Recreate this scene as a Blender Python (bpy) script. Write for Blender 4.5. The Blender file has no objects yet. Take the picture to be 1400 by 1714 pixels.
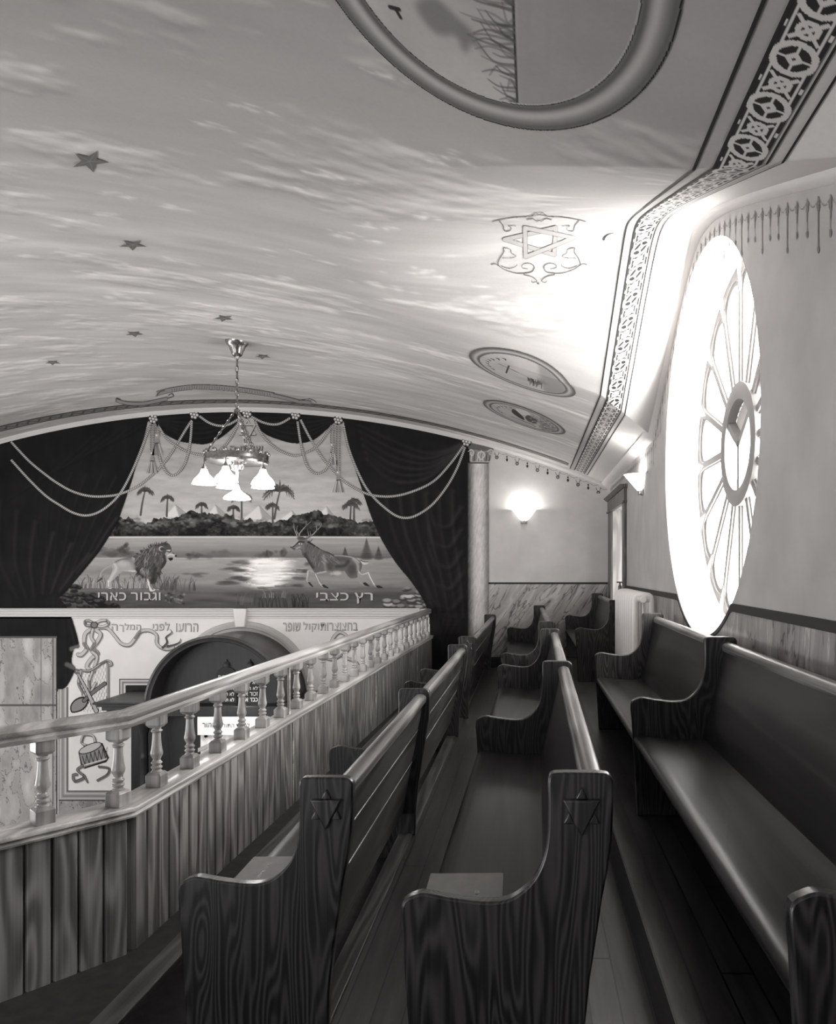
import bpy, bmesh, math, random
import numpy as np
from mathutils import Vector, Matrix

# ------------------------------------------------------------------ camera, world, exposure
S = bpy.context.scene
COL = S.collection
F = 1235.0                      # focal length in pixels of the 1400 x 1714 frame
VX, VY = 885.0, 952.0           # where the optical axis meets the frame (shifted view camera)
CZ = 1.59                       # eye height over the middle gallery tier
cam_data = bpy.data.cameras.new('camera')
cam_data.sensor_fit = 'HORIZONTAL'
cam_data.sensor_width = 36.0
cam_data.lens = F * 36.0 / 1400.0
cam_data.shift_x = -(VX - 700.0) / 1400.0
cam_data.shift_y = (VY - 857.0) / 1400.0
cam_data.clip_start = 0.05
cam = bpy.data.objects.new('camera', cam_data)
COL.objects.link(cam)
cam.location = (0, 0, CZ)
cam.rotation_euler = (math.pi / 2, 0, 0)
S.camera = cam

W_STRENGTH = 0.45               # daylight of the open hall behind and to the left
WINDOW_POWER = 21.0              # milk-glass panes of the rose window
CHANDELIER_POWER = 9.0          # watts in each shade
SCONCE_POWER = 13.0
SIDE_WINDOW = 3.2                # pane deep in the tall recess beyond the radiator
EXPOSURE = 0.0
wd = bpy.data.worlds.new('hall_daylight')
S.world = wd
wd.use_nodes = True
wd.node_tree.nodes['Background'].inputs[0].default_value = (1.0, 0.985, 0.97, 1)
wd.node_tree.nodes['Background'].inputs[1].default_value = W_STRENGTH
S.view_settings.view_transform = 'Standard'
S.view_settings.look = 'None'
S.view_settings.exposure = EXPOSURE
S.view_settings.gamma = 1.0
S.view_settings.use_curve_mapping = False
try:
    S.cycles.use_denoising = True
    S.cycles.max_bounces = 8
    S.cycles.diffuse_bounces = 5
    S.cycles.sample_clamp_indirect = 6.0
except Exception:
    pass

def area(name, loc, rot, sx, sy, watts):
    l = bpy.data.lights.new(name, 'AREA'); l.shape = 'RECTANGLE'; l.size = sx; l.size_y = sy; l.energy = watts
    o = bpy.data.objects.new(name, l); COL.objects.link(o); o.location = loc; o.rotation_euler = rot
    return o
# added fill lights out of view: one low behind, one from the far left
area('rear_fill_light', (-6.6, -2.9, -0.3), (math.pi / 2, 0, 0), 6.0, 2.4, 380.0)
area('left_fill_light', (-10.4, 5.0, -0.4), (0, -math.pi / 2, 0), 2.6, 9.0, 260.0)

TINT = (1.0, 0.968, 0.95)
def lin(v):
    c = v / 255.0
    return c / 12.92 if c <= 0.04045 else ((c + 0.055) / 1.055) ** 2.4
def g4(v):
    l = lin(v)
    t = 1.0 if v > 245 else 0.0
    return tuple(l * (k * (1 - t) + t) for k in TINT) + (1.0,)
def at(px, py, Y):
    return Vector(((px - VX) / F * Y, Y, CZ + (VY - py) / F * Y))

# room (metres)
YF = 11.9                       # front wall
XW = 1.28                       # right wall
XL = -10.6                      # far side of the hall
WYC, WZC, WR = 5.46, CZ + 0.918, 1.41    # rose window centre and radius
FL, FM, FR = -0.14, 0.0, 0.19   # three stepped gallery floors
HALL = -3.3
DADO = CZ - 0.218

# ------------------------------------------------------------------ ceiling surface
def sstep(a, b, x):
    t = np.clip((x - a) / (b - a), 0, 1)
    return t * t * (3 - 2 * t)
def ceil_z(X, Y):
    X = np.asarray(X, float); Y = np.asarray(Y, float)
    z = 2.59 - 0.0348 * (X + 4.67) ** 2
    u = np.clip((X + 1.3) / 2.58, 0, 1)
    B = 1.14 * u ** 1.75
    a = np.clip(X - 0.67, 0, None); b = np.clip(0.67 - X, 0, None)
    yp = 4.98 + 0.85 * a
    yn = 2.95 - 0.9 * a + 0.6 * b
    yf = 6.79 + 1.33 * a
    t = np.where(Y < yp, (yp - Y) / (yp - yn), (Y - yp) / (yf - yp))
    t = np.clip(t, 0, 1)
    e = 0.004 + 0.03 * np.clip(a / 0.6, 0, 1)
    tent = 1 - (np.sqrt(t * t + e) - np.sqrt(e)) / (np.sqrt(1 + e) - np.sqrt(e))
    return CZ + z + B * tent
def ceil_hit(px, py, off=0.006):
    px = np.asarray(px, float); py = np.asarray(py, float)
    dx = (px - VX) / F; dz = (VY - py) / F
    lo = np.full(px.shape, 0.8); hi = np.full(px.shape, YF - 0.02)
    for _ in range(36):
        m = (lo + hi) / 2
        s = CZ + dz * m > ceil_z(dx * m, m) - off
        hi = np.where(s, m, hi); lo = np.where(s, lo, m)
    return np.stack([dx * lo, lo, CZ + dz * lo], -1)
def ceil_map(off):
    def f(X, Y):
        return np.stack([X, Y, ceil_z(X, Y) - off], -1)
    return f
def front_map(Y):
    def f(px, py):
        return np.stack([(px - VX) / F * YF, np.full(px.shape, Y), CZ + (VY - py) / F * YF], -1)
    return f
def fp(px, py, Y=YF):
    """a point on the front wall plane, by its photo position; Y sets the depth it sits at"""
    return Vector(((px - VX) / F * YF, Y, CZ + (VY - py) / F * YF))
def ceil_py(px):
    X = (px - VX) / F * YF
    return VY - F / YF * (2.59 - 0.0348 * (X + 4.67) ** 2)

# ------------------------------------------------------------------ object helpers
def link(o, parent=None):
    COL.objects.link(o)
    if parent is not None:
        o.parent = parent
    return o
def thing(name, label, cat, loc=(0, 0, 0), rz=0.0, group=None):
    o = bpy.data.objects.new(name, None)
    o.empty_display_size = 0.1
    COL.objects.link(o)
    o.location = loc; o.rotation_euler = (0, 0, rz)
    return tag(o, label, cat, group)
def tag(o, label, cat, group=None):
    o['label'] = label; o['category'] = cat
    if group: o['group'] = group
    return o
def struct(o):
    o['kind'] = 'structure'
    return o
def copy_tree(o, parent=None):
    c = o.copy(); COL.objects.link(c)
    if parent is not None: c.parent = parent
    for ch in list(o.children): copy_tree(ch, c)
    return c
def finish(o, bevel=0.0, seg=2, smooth=True, angle=40):
    me = o.data
    if smooth:
        for p in me.polygons: p.use_smooth = True
        try:
            me.set_sharp_from_angle(angle=math.radians(angle))
        except Exception:
            pass
    if bevel > 0:
        m = o.modifiers.new('bevel', 'BEVEL'); m.width = bevel; m.segments = seg
        m.limit_method = 'ANGLE'; m.angle_limit = math.radians(35)
        m.harden_normals = False
    return o
class MB:
    def __init__(s): s.v = []; s.f = []
    def add(s, vs, fs):
        n = len(s.v); s.v += [tuple(p) for p in vs]; s.f += [tuple(i + n for i in f) for f in fs]
        return s
    def box(s, x0, x1, y0, y1, z0, z1):
        vs = [(x, y, z) for z in (z0, z1) for y in (y0, y1) for x in (x0, x1)]
        return s.add(vs, [(0, 2, 3, 1), (4, 5, 7, 6), (0, 1, 5, 4), (2, 6, 7, 3), (0, 4, 6, 2), (1, 3, 7, 5)])
    def prism(s, pts, fa, fb):
        """closed outline; fa and fb turn a 2d point into each cap"""
        n = len(pts)
        vs = [fa(*p) for p in pts] + [fb(*p) for p in pts]
        fs = [tuple(range(n))[::-1], tuple(range(n, 2 * n))]
        fs += [(i, (i + 1) % n, n + (i + 1) % n, n + i) for i in range(n)]
        return s.add(vs, fs)
    def lathe(s, prof, c=(0, 0, 0), n=20, a0=0.0, a1=2 * math.pi, scale=(1, 1)):
        full = abs(a1 - a0 - 2 * math.pi) < 1e-6
        m = n if full else n + 1
        vs = []
        for r, z in prof:
            for k in range(m):
                a = a0 + (a1 - a0) * k / n
                vs.append((c[0] + r * math.cos(a) * scale[0], c[1] + r * math.sin(a) * scale[1], c[2] + z))
        fs = []
        for i in range(len(prof) - 1):
            for k in range(n):
                k2 = (k + 1) % m
                fs.append((i * m + k, i * m + k2, (i + 1) * m + k2, (i + 1) * m + k))
        if full:
            if prof[0][0] > 1e-5: fs.append(tuple(range(m))[::-1])
            if prof[-1][0] > 1e-5: fs.append(tuple((len(prof) - 1) * m + k for k in range(m)))
        return s.add(vs, fs)
    def tube(s, pts, r, n=8, closed=False):
        pts = [Vector(p) for p in pts]
        m = len(pts)
        rs = r if isinstance(r, (list, tuple)) else [r] * m
        vs = []; up = None
        for i, p in enumerate(pts):
            if closed: t = pts[(i + 1) % m] - pts[i - 1]
            else: t = pts[min(i + 1, m - 1)] - pts[max(i - 1, 0)]
            t.normalize()
            if up is None:
                up = Vector((0, 0, 1)) if abs(t.z) < 0.9 else Vector((1, 0, 0))
            a = t.cross(up)
            if a.length < 1e-4: a = t.cross(Vector((0, 1, 0)))
            a.normalize(); b = a.cross(t).normalized(); up = b
            for k in range(n):
                th = 2 * math.pi * k / n
                vs.append(p + (a * math.cos(th) + b * math.sin(th)) * rs[i])
        fs = []
        for i in range(m if closed else m - 1):
            j = (i + 1) % m
            for k in range(n):
                k2 = (k + 1) % n
                fs.append((i * n + k, i * n + k2, j * n + k2, j * n + k))
        if not closed:
            fs.append(tuple(range(n))[::-1]); fs.append(tuple((m - 1) * n + k for k in range(n)))
        return s.add(vs, fs)
    def loft(s, rings, cap=True, closed=True):
        n = len(rings[0]); vs = [p for r in rings for p in r]; fs = []
        for i in range(len(rings) - 1):
            for k in range(n if closed else n - 1):
                k2 = (k + 1) % n
                fs.append((i * n + k, i * n + k2, (i + 1) * n + k2, (i + 1) * n + k))
        if cap and closed:
            fs.append(tuple(range(n))[::-1]); fs.append(tuple((len(rings) - 1) * n + k for k in range(n)))
        return s.add(vs, fs)
    def build(s, name, m, parent=None, bevel=0.0, smooth=True, angle=40, seg=2):
        me = bpy.data.meshes.new(name)
        me.from_pydata(s.v, [], s.f)
        bm = bmesh.new(); bm.from_mesh(me)
        bmesh.ops.recalc_face_normals(bm, faces=bm.faces)
        bm.to_mesh(me); bm.free()
        me.materials.append(m)
        o = link(bpy.data.objects.new(name, me), parent)
        return finish(o, bevel, seg, smooth, angle)

def catmull(pts, n=8, closed=False):
    P = [np.array(p, float) for p in pts]; out = []
    m = len(P)
    for i in range(m if closed else m - 1):
        if closed: a, b, c, d = P[i - 1], P[i], P[(i + 1) % m], P[(i + 2) % m]
        else: a, b, c, d = P[max(i - 1, 0)], P[i], P[i + 1], P[min(i + 2, m - 1)]
        for k in range(n):
            t = k / n
            out.append(0.5 * (2 * b + (c - a) * t + (2 * a - 5 * b + 4 * c - d) * t * t + (3 * b - a - 3 * c + d) * t ** 3))
    if not closed: out.append(P[-1])
    return [tuple(p) for p in out]

# ------------------------------------------------------------------ materials
class NT:
    def __init__(s, name):
        s.m = bpy.data.materials.new(name); s.m.use_nodes = True
        s.t = s.m.node_tree; s.b = s.t.nodes['Principled BSDF']
    def n(s, kind, **kw):
        nd = s.t.nodes.new(kind)
        for k, v in kw.items(): setattr(nd, k, v)
        return nd
    def l(s, a, b): s.t.links.new(a, b)
    def math(s, op, a, b=None, c=None, clamp=False):
        nd = s.n('ShaderNodeMath', operation=op); nd.use_clamp = clamp
        for i, v in enumerate((a, b, c)):
            if v is None: continue
            if isinstance(v, (int, float)): nd.inputs[i].default_value = v
            else: s.l(v, nd.inputs[i])
        return nd.outputs[0]
    def mix(s, f, a, b):
        nd = s.n('ShaderNodeMix', data_type='RGBA')
        for i, v in ((0, f), (6, a), (7, b)):
            if isinstance(v, (int, float)) : nd.inputs[i].default_value = v
            elif isinstance(v, tuple): nd.inputs[i].default_value = v
            else: s.l(v, nd.inputs[i])
        return nd.outputs[2]
    def coords(s, kind='Object', scale=(1, 1, 1), loc=(0, 0, 0), rot=(0, 0, 0), shift=False):
        tc = s.n('ShaderNodeTexCoord'); mp = s.n('ShaderNodeMapping')
        mp.inputs['Scale'].default_value = scale; mp.inputs['Location'].default_value = loc
        mp.inputs['Rotation'].default_value = rot
        src = tc.outputs[kind]
        if shift:
            oi = s.n('ShaderNodeObjectInfo'); ad = s.n('ShaderNodeVectorMath', operation='MULTIPLY_ADD')
            s.l(oi.outputs['Random'], ad.inputs[0]); ad.inputs[1].default_value = (13.0, 7.0, 5.0); s.l(src, ad.inputs[2]); src = ad.outputs[0]
        s.l(src, mp.inputs[0]); return mp.outputs[0]
    def noise(s, vec, scale, detail=3, rough=0.55, dist=0.0):
        nd = s.n('ShaderNodeTexNoise'); s.l(vec, nd.inputs['Vector'])
        nd.inputs['Scale'].default_value = scale; nd.inputs['Detail'].default_value = detail
        nd.inputs['Roughness'].default_value = rough; nd.inputs['Distortion'].default_value = dist
        return nd.outputs[0]
    def ramp(s, f, stops):
        nd = s.n('ShaderNodeValToRGB'); e = nd.color_ramp.elements
        while len(e) < len(stops): e.new(0.5)
        for i, (p, c) in enumerate(stops): e[i].position = p; e[i].color = c if isinstance(c, tuple) else g4(c)
        s.l(f, nd.inputs[0]); return nd.outputs[0]
    def bump(s, h, strength=0.2, dist=0.01):
        nd = s.n('ShaderNodeBump'); nd.inputs['Strength'].default_value = strength
        nd.inputs['Distance'].default_value = dist
        s.l(h, nd.inputs['Height']); s.l(nd.outputs[0], s.b.inputs['Normal'])
    def set(s, rough=0.5, spec=0.5, metal=0.0, coat=0.0, coat_rough=0.1):
        s.b.inputs['Roughness'].default_value = rough
        s.b.inputs['Specular IOR Level'].default_value = spec
        s.b.inputs['Metallic'].default_value = metal
        s.b.inputs['Coat Weight'].default_value = coat
        s.b.inputs['Coat Roughness'].default_value = coat_rough
        return s.m

def plain(name, v, rough=0.6, spec=0.4, metal=0.0, var=0.0, scale=6.0, coat=0.0):
    t = NT(name)
    if var > 0:
        f = t.noise(t.coords(), scale, 4)
        t.l(t.ramp(f, [(0.3, max(v - var, 0)), (0.7, min(v + var, 255))]), t.b.inputs['Base Color'])
    else:
        t.b.inputs['Base Color'].default_value = g4(v)
    return t.set(rough, spec, metal, coat)
def wood(name, dark, light, axis='z', rough=0.4, spec=0.5, coat=0.3, ring=9.0, sc=1.0, wear=0.0, coat_rough=0.18):
    """oak: contour lines of a noise stretched along the grain, plus fine pores"""
    t = NT(name)
    st = {'x': (0.28, 3.2, 3.2), 'y': (3.2, 0.28, 3.2), 'z': (3.2, 3.2, 0.42)}[axis]
    st = tuple(k * sc for k in st)
    vec = t.coords('Object', st, shift=True)
    n1 = t.noise(vec, 1.5, 2, 0.45, 0.25)
    rings = t.math('SINE', t.math('MULTIPLY', n1, ring * 6.283))
    rings = t.math('MULTIPLY_ADD', rings, 0.5, 0.5)
    rings = t.math('POWER', rings, 1.6)
    fine = tuple(k * (1.2 if k < 1 * sc else 22) for k in st)
    n2 = t.noise(t.coords('Object', fine), 1.0, 3, 0.6)
    big = t.noise(t.coords('Object', (0.9, 0.9, 0.9)), 1.3, 2)
    f = t.math('ADD', t.math('MULTIPLY', rings, 0.45), t.math('MULTIPLY', n2, 0.55))
    f = t.math('ADD', f, t.math('MULTIPLY', t.math('SUBTRACT', big, 0.5), 0.5), clamp=True)
    c = t.ramp(f, [(0.2, dark), (0.8, light)])
    if wear > 0:
        wv = t.noise(t.coords('Object', fine), 0.6, 5, 0.7)
        c = t.mix(t.ramp(wv, [(0.55, (0, 0, 0, 1)), (0.75, (wear, wear, wear, 1))]), c, g4(min(light + 70, 230)))
    t.l(c, t.b.inputs['Base Color'])
    t.bump(f, 0.10, 0.004)
    return t.set(rough, spec, 0, coat, coat_rough)
def emit(name, v, strength, rough=0.3):
    t = NT(name)
    t.b.inputs['Base Color'].default_value = g4(v)
    t.b.inputs['Emission Color'].default_value = (1, 0.985, 0.96, 1)
    t.b.inputs['Emission Strength'].default_value = strength
    return t.set(rough)
def painted(name, rough=0.85, grain=0.06, gain=1.0):
    t = NT(name)
    a = t.n('ShaderNodeAttribute', attribute_name='Paint')
    nz = t.noise(t.coords('Object'), 45.0, 3, 0.6)
    m = t.math('MULTIPLY_ADD', nz, grain * 2 * gain, (1 - grain) * gain)
    mx = t.n('ShaderNodeVectorMath', operation='SCALE')
    t.l(a.outputs['Color'], mx.inputs[0]); t.l(m, mx.inputs['Scale'])
    t.l(mx.outputs[0], t.b.inputs['Base Color'])
    return t.set(rough, 0.2)

# ------------------------------------------------------------------ painting on surfaces (vertex colours of fine grids)
def vnoise(x, y, seed):
    r = np.random.RandomState(seed).rand(256, 256)
    xi = np.floor(x).astype(int); yi = np.floor(y).astype(int)
    fx = x - xi; fy = y - yi
    fx = fx * fx * (3 - 2 * fx); fy = fy * fy * (3 - 2 * fy)
    a = r[yi % 256, xi % 256]; b = r[yi % 256, (xi + 1) % 256]
    c = r[(yi + 1) % 256, xi % 256]; d = r[(yi + 1) % 256, (xi + 1) % 256]
    return (a * (1 - fx) + b * fx) * (1 - fy) + (c * (1 - fx) + d * fx) * fy
def fbm(x, y, seed, octs=5, gain=0.5):
    s = 0; w = 1; tot = 0
    for k in range(octs):
        s = s + w * vnoise(x * 2 ** k + 17.3 * k, y * 2 ** k + 9.1 * k, seed + k); tot += w; w *= gain
    return s / tot
def blur(a, r):
    r = int(r)
    if r < 1: return a
    for ax in (0, 1):
        for _ in range(2):
            p = np.pad(a, [(r + 1, r) if k == ax else (0, 0) for k in (0, 1)], mode='edge')
            c = np.cumsum(p, axis=ax); n = a.shape[ax]
            hi = np.take(c, np.arange(2 * r + 1, 2 * r + 1 + n), axis=ax); lo = np.take(c, np.arange(0, n), axis=ax)
            a = (hi - lo) / (2 * r + 1)
    return a
class Paint:
    def __init__(s, x0, y0, x1, y1, res, v=None):
        s.x0, s.y0, s.res = x0, y0, res
        s.W = int(round((x1 - x0) / res)) + 1; s.H = int(round((y1 - y0) / res)) + 1
        s.c = np.full((s.H, s.W), 128.0 if v is None else float(v))
        s.a = np.zeros((s.H, s.W)) if v is None else np.ones((s.H, s.W))
        s.x = x0 + res * np.arange(s.W); s.y = y0 + res * np.arange(s.H)
        s.keep = False          # True: paint only where something is already painted
    def grid(s): return np.meshgrid(s.x, s.y)
    def win(s, x0, y0, x1, y1):
        i0 = max(int((x0 - s.x0) / s.res) - 1, 0); i1 = min(int((x1 - s.x0) / s.res) + 2, s.W)
        j0 = max(int((y0 - s.y0) / s.res) - 1, 0); j1 = min(int((y1 - s.y0) / s.res) + 2, s.H)
        if i1 <= i0 or j1 <= j0: return None
        return (slice(j0, j1), slice(i0, i1))
    def put(s, w, cov, v):
        if s.keep: cov = cov * (s.a[w] > 0.5)
        s.c[w] = s.c[w] * (1 - cov) + v * cov
        if not s.keep: s.a[w] = np.maximum(s.a[w], cov)
    def poly(s, pts, v, alpha=1.0, soft=0.0):
        P = np.array(pts, float)
        w = s.win(P[:, 0].min() - 3 * soft, P[:, 1].min() - 3 * soft, P[:, 0].max() + 3 * soft, P[:, 1].max() + 3 * soft)
        if w is None: return s
        X, Y = np.meshgrid(s.x[w[1]], s.y[w[0]])
        ins = np.zeros(X.shape, bool)
        for i in range(len(P)):
            (ax, ay), (bx, by) = P[i - 1], P[i]
            if ay == by: continue
            k = ((ay > Y) != (by > Y)) & (X < (bx - ax) * (Y - ay) / (by - ay) + ax)
            ins ^= k
        cov = ins.astype(float)
        if soft > 0: cov = blur(cov, max(1, round(soft / s.res)))
        s.put(w, cov * alpha, v); return s
    def ell(s, cx, cy, rx, ry, v, alpha=1.0, soft=0.5, ang=0.0):
        R = max(rx, ry) + 3 * soft
        w = s.win(cx - R, cy - R, cx + R, cy + R)
        if w is None: return s
        X, Y = np.meshgrid(s.x[w[1]] - cx, s.y[w[0]] - cy)
        ca, sa = math.cos(ang), math.sin(ang)
        d = (1 - np.hypot((X * ca + Y * sa) / rx, (-X * sa + Y * ca) / ry)) * min(rx, ry)
        s.put(w, np.clip(d / max(soft, 1e-3) + 0.5, 0, 1) * alpha, v); return s
    def line(s, pts, w0, v, w1=None, alpha=1.0, soft=None, smooth=True, n=6):
        if smooth and len(pts) > 2: pts = catmull(pts, n)
        w1 = w0 if w1 is None else w1
        soft = s.res if soft is None else soft
        P = np.array(pts, float); m = len(P)
        mw = max(w0, w1) / 2 + soft
        w = s.win(P[:, 0].min() - mw, P[:, 1].min() - mw, P[:, 0].max() + mw, P[:, 1].max() + mw)
        if w is None: return s
        X, Y = np.meshgrid(s.x[w[1]], s.y[w[0]])
        cov = np.zeros(X.shape)
        for i in range(m - 1):
            a, b = P[i], P[i + 1]; d = b - a; L = max((d ** 2).sum(), 1e-9)
            t = np.clip(((X - a[0]) * d[0] + (Y - a[1]) * d[1]) / L, 0, 1)
            ds = np.hypot(X - a[0] - t * d[0], Y - a[1] - t * d[1])
            hw = (w0 + (w1 - w0) * (i + t) / (m - 1)) / 2
            cov = np.maximum(cov, np.clip((hw - ds) / soft + 0.5, 0, 1))
        s.put(w, cov * alpha, v); return s
    def mesh(s, name, mapf, m, parent=None, thr=0.5):
        M = s.a > thr
        Fm = M[:-1, :-1] & M[1:, :-1] & M[:-1, 1:] & M[1:, 1:]
        used = np.zeros_like(M)
        used[:-1, :-1] |= Fm; used[1:, :-1] |= Fm; used[:-1, 1:] |= Fm; used[1:, 1:] |= Fm
        idx = -np.ones(M.shape, int); idx[used] = np.arange(used.sum())
        X, Y = s.grid()
        co = mapf(X[used], Y[used])
        j, i = np.nonzero(Fm)
        quads = np.stack([idx[j, i], idx[j, i + 1], idx[j + 1, i + 1], idx[j + 1, i]], -1)
        return grid_mesh(name, co, quads, s.c[used], m, parent)
def grid_mesh(name, co, quads, val, m, parent=None):
    me = bpy.data.meshes.new(name)
    n, k = len(co), len(quads)
    me.vertices.add(n); me.vertices.foreach_set('co', np.ascontiguousarray(co, dtype=np.float32).ravel())
    me.loops.add(4 * k); me.loops.foreach_set('vertex_index', np.ascontiguousarray(quads, dtype=np.int32).ravel())
    me.polygons.add(k)
    me.polygons.foreach_set('loop_start', np.arange(0, 4 * k, 4, dtype=np.int32))
    me.polygons.foreach_set('use_smooth', np.ones(k, bool))
    at_ = me.color_attributes.new('Paint', 'FLOAT_COLOR', 'POINT')
    c = np.clip(val, 0, 255) / 255.0
    l = np.where(c <= 0.04045, c / 12.92, ((c + 0.055) / 1.055) ** 2.4)
    rgba = np.stack([l * TINT[0], l * TINT[1], l * TINT[2], np.ones_like(l)], -1).astype(np.float32)
    at_.data.foreach_set('color', rgba.ravel())
    me.update(calc_edges=True); me.validate()
    me.materials.append(m)
    return link(bpy.data.objects.new(name, me), parent)
def ribbon(name, pts, width, mapf, m, parent=None, pattern=None, step=0.7, across=5):
    """a painted band along a line; pattern(s, t) gives its grey at length s and across t in -1..1"""
    P = np.array(catmull(pts, 14)); d = np.hypot(*(P[1:] - P[:-1]).T); L = np.concatenate([[0], np.cumsum(d)])
    n = max(int(L[-1] / step), 2); q = np.linspace(0, L[-1], n + 1)
    C = np.stack([np.interp(q, L, P[:, 0]), np.interp(q, L, P[:, 1])], -1)
    T = np.gradient(C, axis=0); T /= np.maximum(np.hypot(T[:, 0], T[:, 1])[:, None], 1e-9)
    N = np.stack([-T[:, 1], T[:, 0]], -1)
    t = np.linspace(-1, 1, across)
    XY = C[:, None, :] + N[:, None, :] * (t[None, :, None] * width / 2)
    co = mapf(XY[..., 0].ravel(), XY[..., 1].ravel())
    val = pattern(q[:, None], t[None, :]) * np.ones((n + 1, across))
    i, j = np.meshgrid(np.arange(n), np.arange(across - 1), indexing='ij')
    b = (i * across + j).ravel()
    return grid_mesh(name, co, np.stack([b, b + 1, b + across + 1, b + across], -1), val.ravel(), m, parent)

def text_mesh(name, body, x0, y0, x1, y1, mapf, m, parent=None, weight=0.0):
    """letters fitted to a rectangle of a painted surface"""
    cu = bpy.data.curves.new(name, 'FONT'); cu.body = body; cu.size = 1.0; cu.offset = weight; cu.space_character = 1.08
    cu.resolution_u = 3; cu.fill_mode = 'FRONT' if hasattr(cu, 'fill_mode') else cu.fill_mode
    tmp = bpy.data.objects.new(name, cu); COL.objects.link(tmp)
    dg = bpy.context.evaluated_depsgraph_get(); dg.update()
    me = bpy.data.meshes.new_from_object(tmp.evaluated_get(dg))
    bpy.data.objects.remove(tmp); bpy.data.curves.remove(cu)
    n = len(me.vertices)
    co = np.empty(n * 3, np.float32); me.vertices.foreach_get('co', co); co = co.reshape(-1, 3)
    lo, hi = co.min(0), co.max(0)
    u = x0 + (co[:, 0] - lo[0]) / max(hi[0] - lo[0], 1e-6) * (x1 - x0)
    v = y1 - (co[:, 1] - lo[1]) / max(hi[1] - lo[1], 1e-6) * (y1 - y0)
    me.vertices.foreach_set('co', mapf(u, v).astype(np.float32).ravel())
    me.materials.clear(); me.materials.append(m); me.name = name; me.update()
    return link(bpy.data.objects.new(name, me), parent)
def heb(s): return s[::-1]

# ================================================================== SETTING
M_paint = painted('distemper_paint')
M_mural = painted('mural_paint', gain=1.2)
M_cloth = painted('mural_curtain_paint', gain=0.9)
M_white = plain('white_plaster', 236, 0.7, 0.3, var=4, scale=3)
M_grayplaster = plain('grey_plaster', 184, 0.85, 0.2, var=9, scale=2.2)
M_frontplaster = plain('grey_plaster_front', 206, 0.85, 0.2, var=8, scale=2.2)
M_lowerwall = plain('pale_plaster', 222, 0.85, 0.2, var=5, scale=2.0)
M_darktrim = plain('dark_painted_line', 42, 0.6)
M_doorwood = wood('grey_door_casing', 74, 104, 'z', 0.5, 0.4, 0.1)
M_jamb = wood('pale_grained_jamb', 150, 196, 'z', 0.55, 0.35, 0.1, ring=5)
M_base = wood('dark_baseboard', 26, 44, 'x', 0.4)

def marble(name, axis, lo, hi):
    t = NT(name)
    tc = t.n('ShaderNodeTexCoord'); sp = t.n('ShaderNodeSeparateXYZ'); t.l(tc.outputs['Object'], sp.inputs[0])
    h = sp.outputs['X'] if axis == 'x' else sp.outputs['Y']; z = sp.outputs['Z']
    ang = 0.62 if axis == 'x' else -0.12
    u = t.math('SUBTRACT', t.math('MULTIPLY', h, math.cos(ang)), t.math('MULTIPLY', z, math.sin(ang)))
    v = t.math('ADD', t.math('MULTIPLY', h, math.sin(ang)), t.math('MULTIPLY', z, math.cos(ang)))
    cb = t.n('ShaderNodeCombineXYZ'); t.l(t.math('MULTIPLY', u, 4.5), cb.inputs[0]); t.l(t.math('MULTIPLY', v, 0.8), cb.inputs[1])
    n1 = t.noise(cb.outputs[0], 1.6, 4, 0.6, 0.6)
    n2 = t.noise(cb.outputs[0], 1.1, 3, 0.55, 1.2)
    vein = t.math('ABSOLUTE', t.math('SUBTRACT', n2, 0.5))
    c = t.ramp(n1, [(0.3, lo), (0.7, hi)])
    c = t.mix(t.ramp(vein, [(0.0, (0.75, 0.75, 0.75, 1)), (0.022, (0, 0, 0, 1))]), c, g4(45))
    l2 = t.math('ABSOLUTE', t.math('SUBTRACT', n1, 0.58))
    c = t.mix(t.ramp(l2, [(0.0, (0.6, 0.6, 0.6, 1)), (0.02, (0, 0, 0, 1))]), c, g4(215))
    t.l(c, t.b.inputs['Base Color'])
    return t.set(0.45, 0.4, 0, 0.15)
M_marble_f = marble('painted_marble_across', 'x', 140, 204)
M_marble_r = marble('painted_marble_along', 'y', 128, 178)

# floors: three stepped tiers, boards running along the gallery
def planks(name, lo, hi):
    t = NT(name)
    tc = t.n('ShaderNodeTexCoord'); sp = t.n('ShaderNodeSeparateXYZ'); t.l(tc.outputs['Object'], sp.inputs[0])
    bx = t.math('MULTIPLY', sp.outputs['X'], 9.0)
    idx = t.math('FLOOR', bx)
    fr = t.math('FRACT', bx)
    edge = t.math('MINIMUM', fr, t.math('SUBTRACT', 1.0, fr))
    wn = t.n('ShaderNodeTexWhiteNoise', noise_dimensions='1D'); t.l(idx, wn.inputs['W'])
    by = t.math('ADD', t.math('MULTIPLY', sp.outputs['Y'], 0.6), t.math('MULTIPLY', wn.outputs[0], 7.0))
    fy = t.math('FRACT', by); ey = t.math('MINIMUM', fy, t.math('SUBTRACT', 1.0, fy))
    cb = t.n('ShaderNodeCombineXYZ'); t.l(t.math('MULTIPLY', sp.outputs['X'], 14.0), cb.inputs[0])
    t.l(t.math('ADD', t.math('MULTIPLY', sp.outputs['Y'], 1.1), t.math('MULTIPLY', wn.outputs[0], 30.0)), cb.inputs[1])
    n1 = t.noise(cb.outputs[0], 1.5, 5, 0.65, 0.4)
    f = t.math('ADD', t.math('MULTIPLY', n1, 0.75), t.math('MULTIPLY', wn.outputs[0], 0.25))
    c = t.ramp(f, [(0.28, lo), (0.72, hi)])
    gap = t.math('MAXIMUM', t.math('LESS_THAN', edge, 0.03), t.math('LESS_THAN', ey, 0.003))
    c = t.mix(gap, c, g4(8))
    t.l(c, t.b.inputs['Base Color'])
    t.bump(t.math('SUBTRACT', n1, gap), 0.25, 0.004)
    return t.set(0.34, 0.5, 0, 0.2, 0.3)
M_planks = planks('worn_dark_boards', 10, 80)
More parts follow.
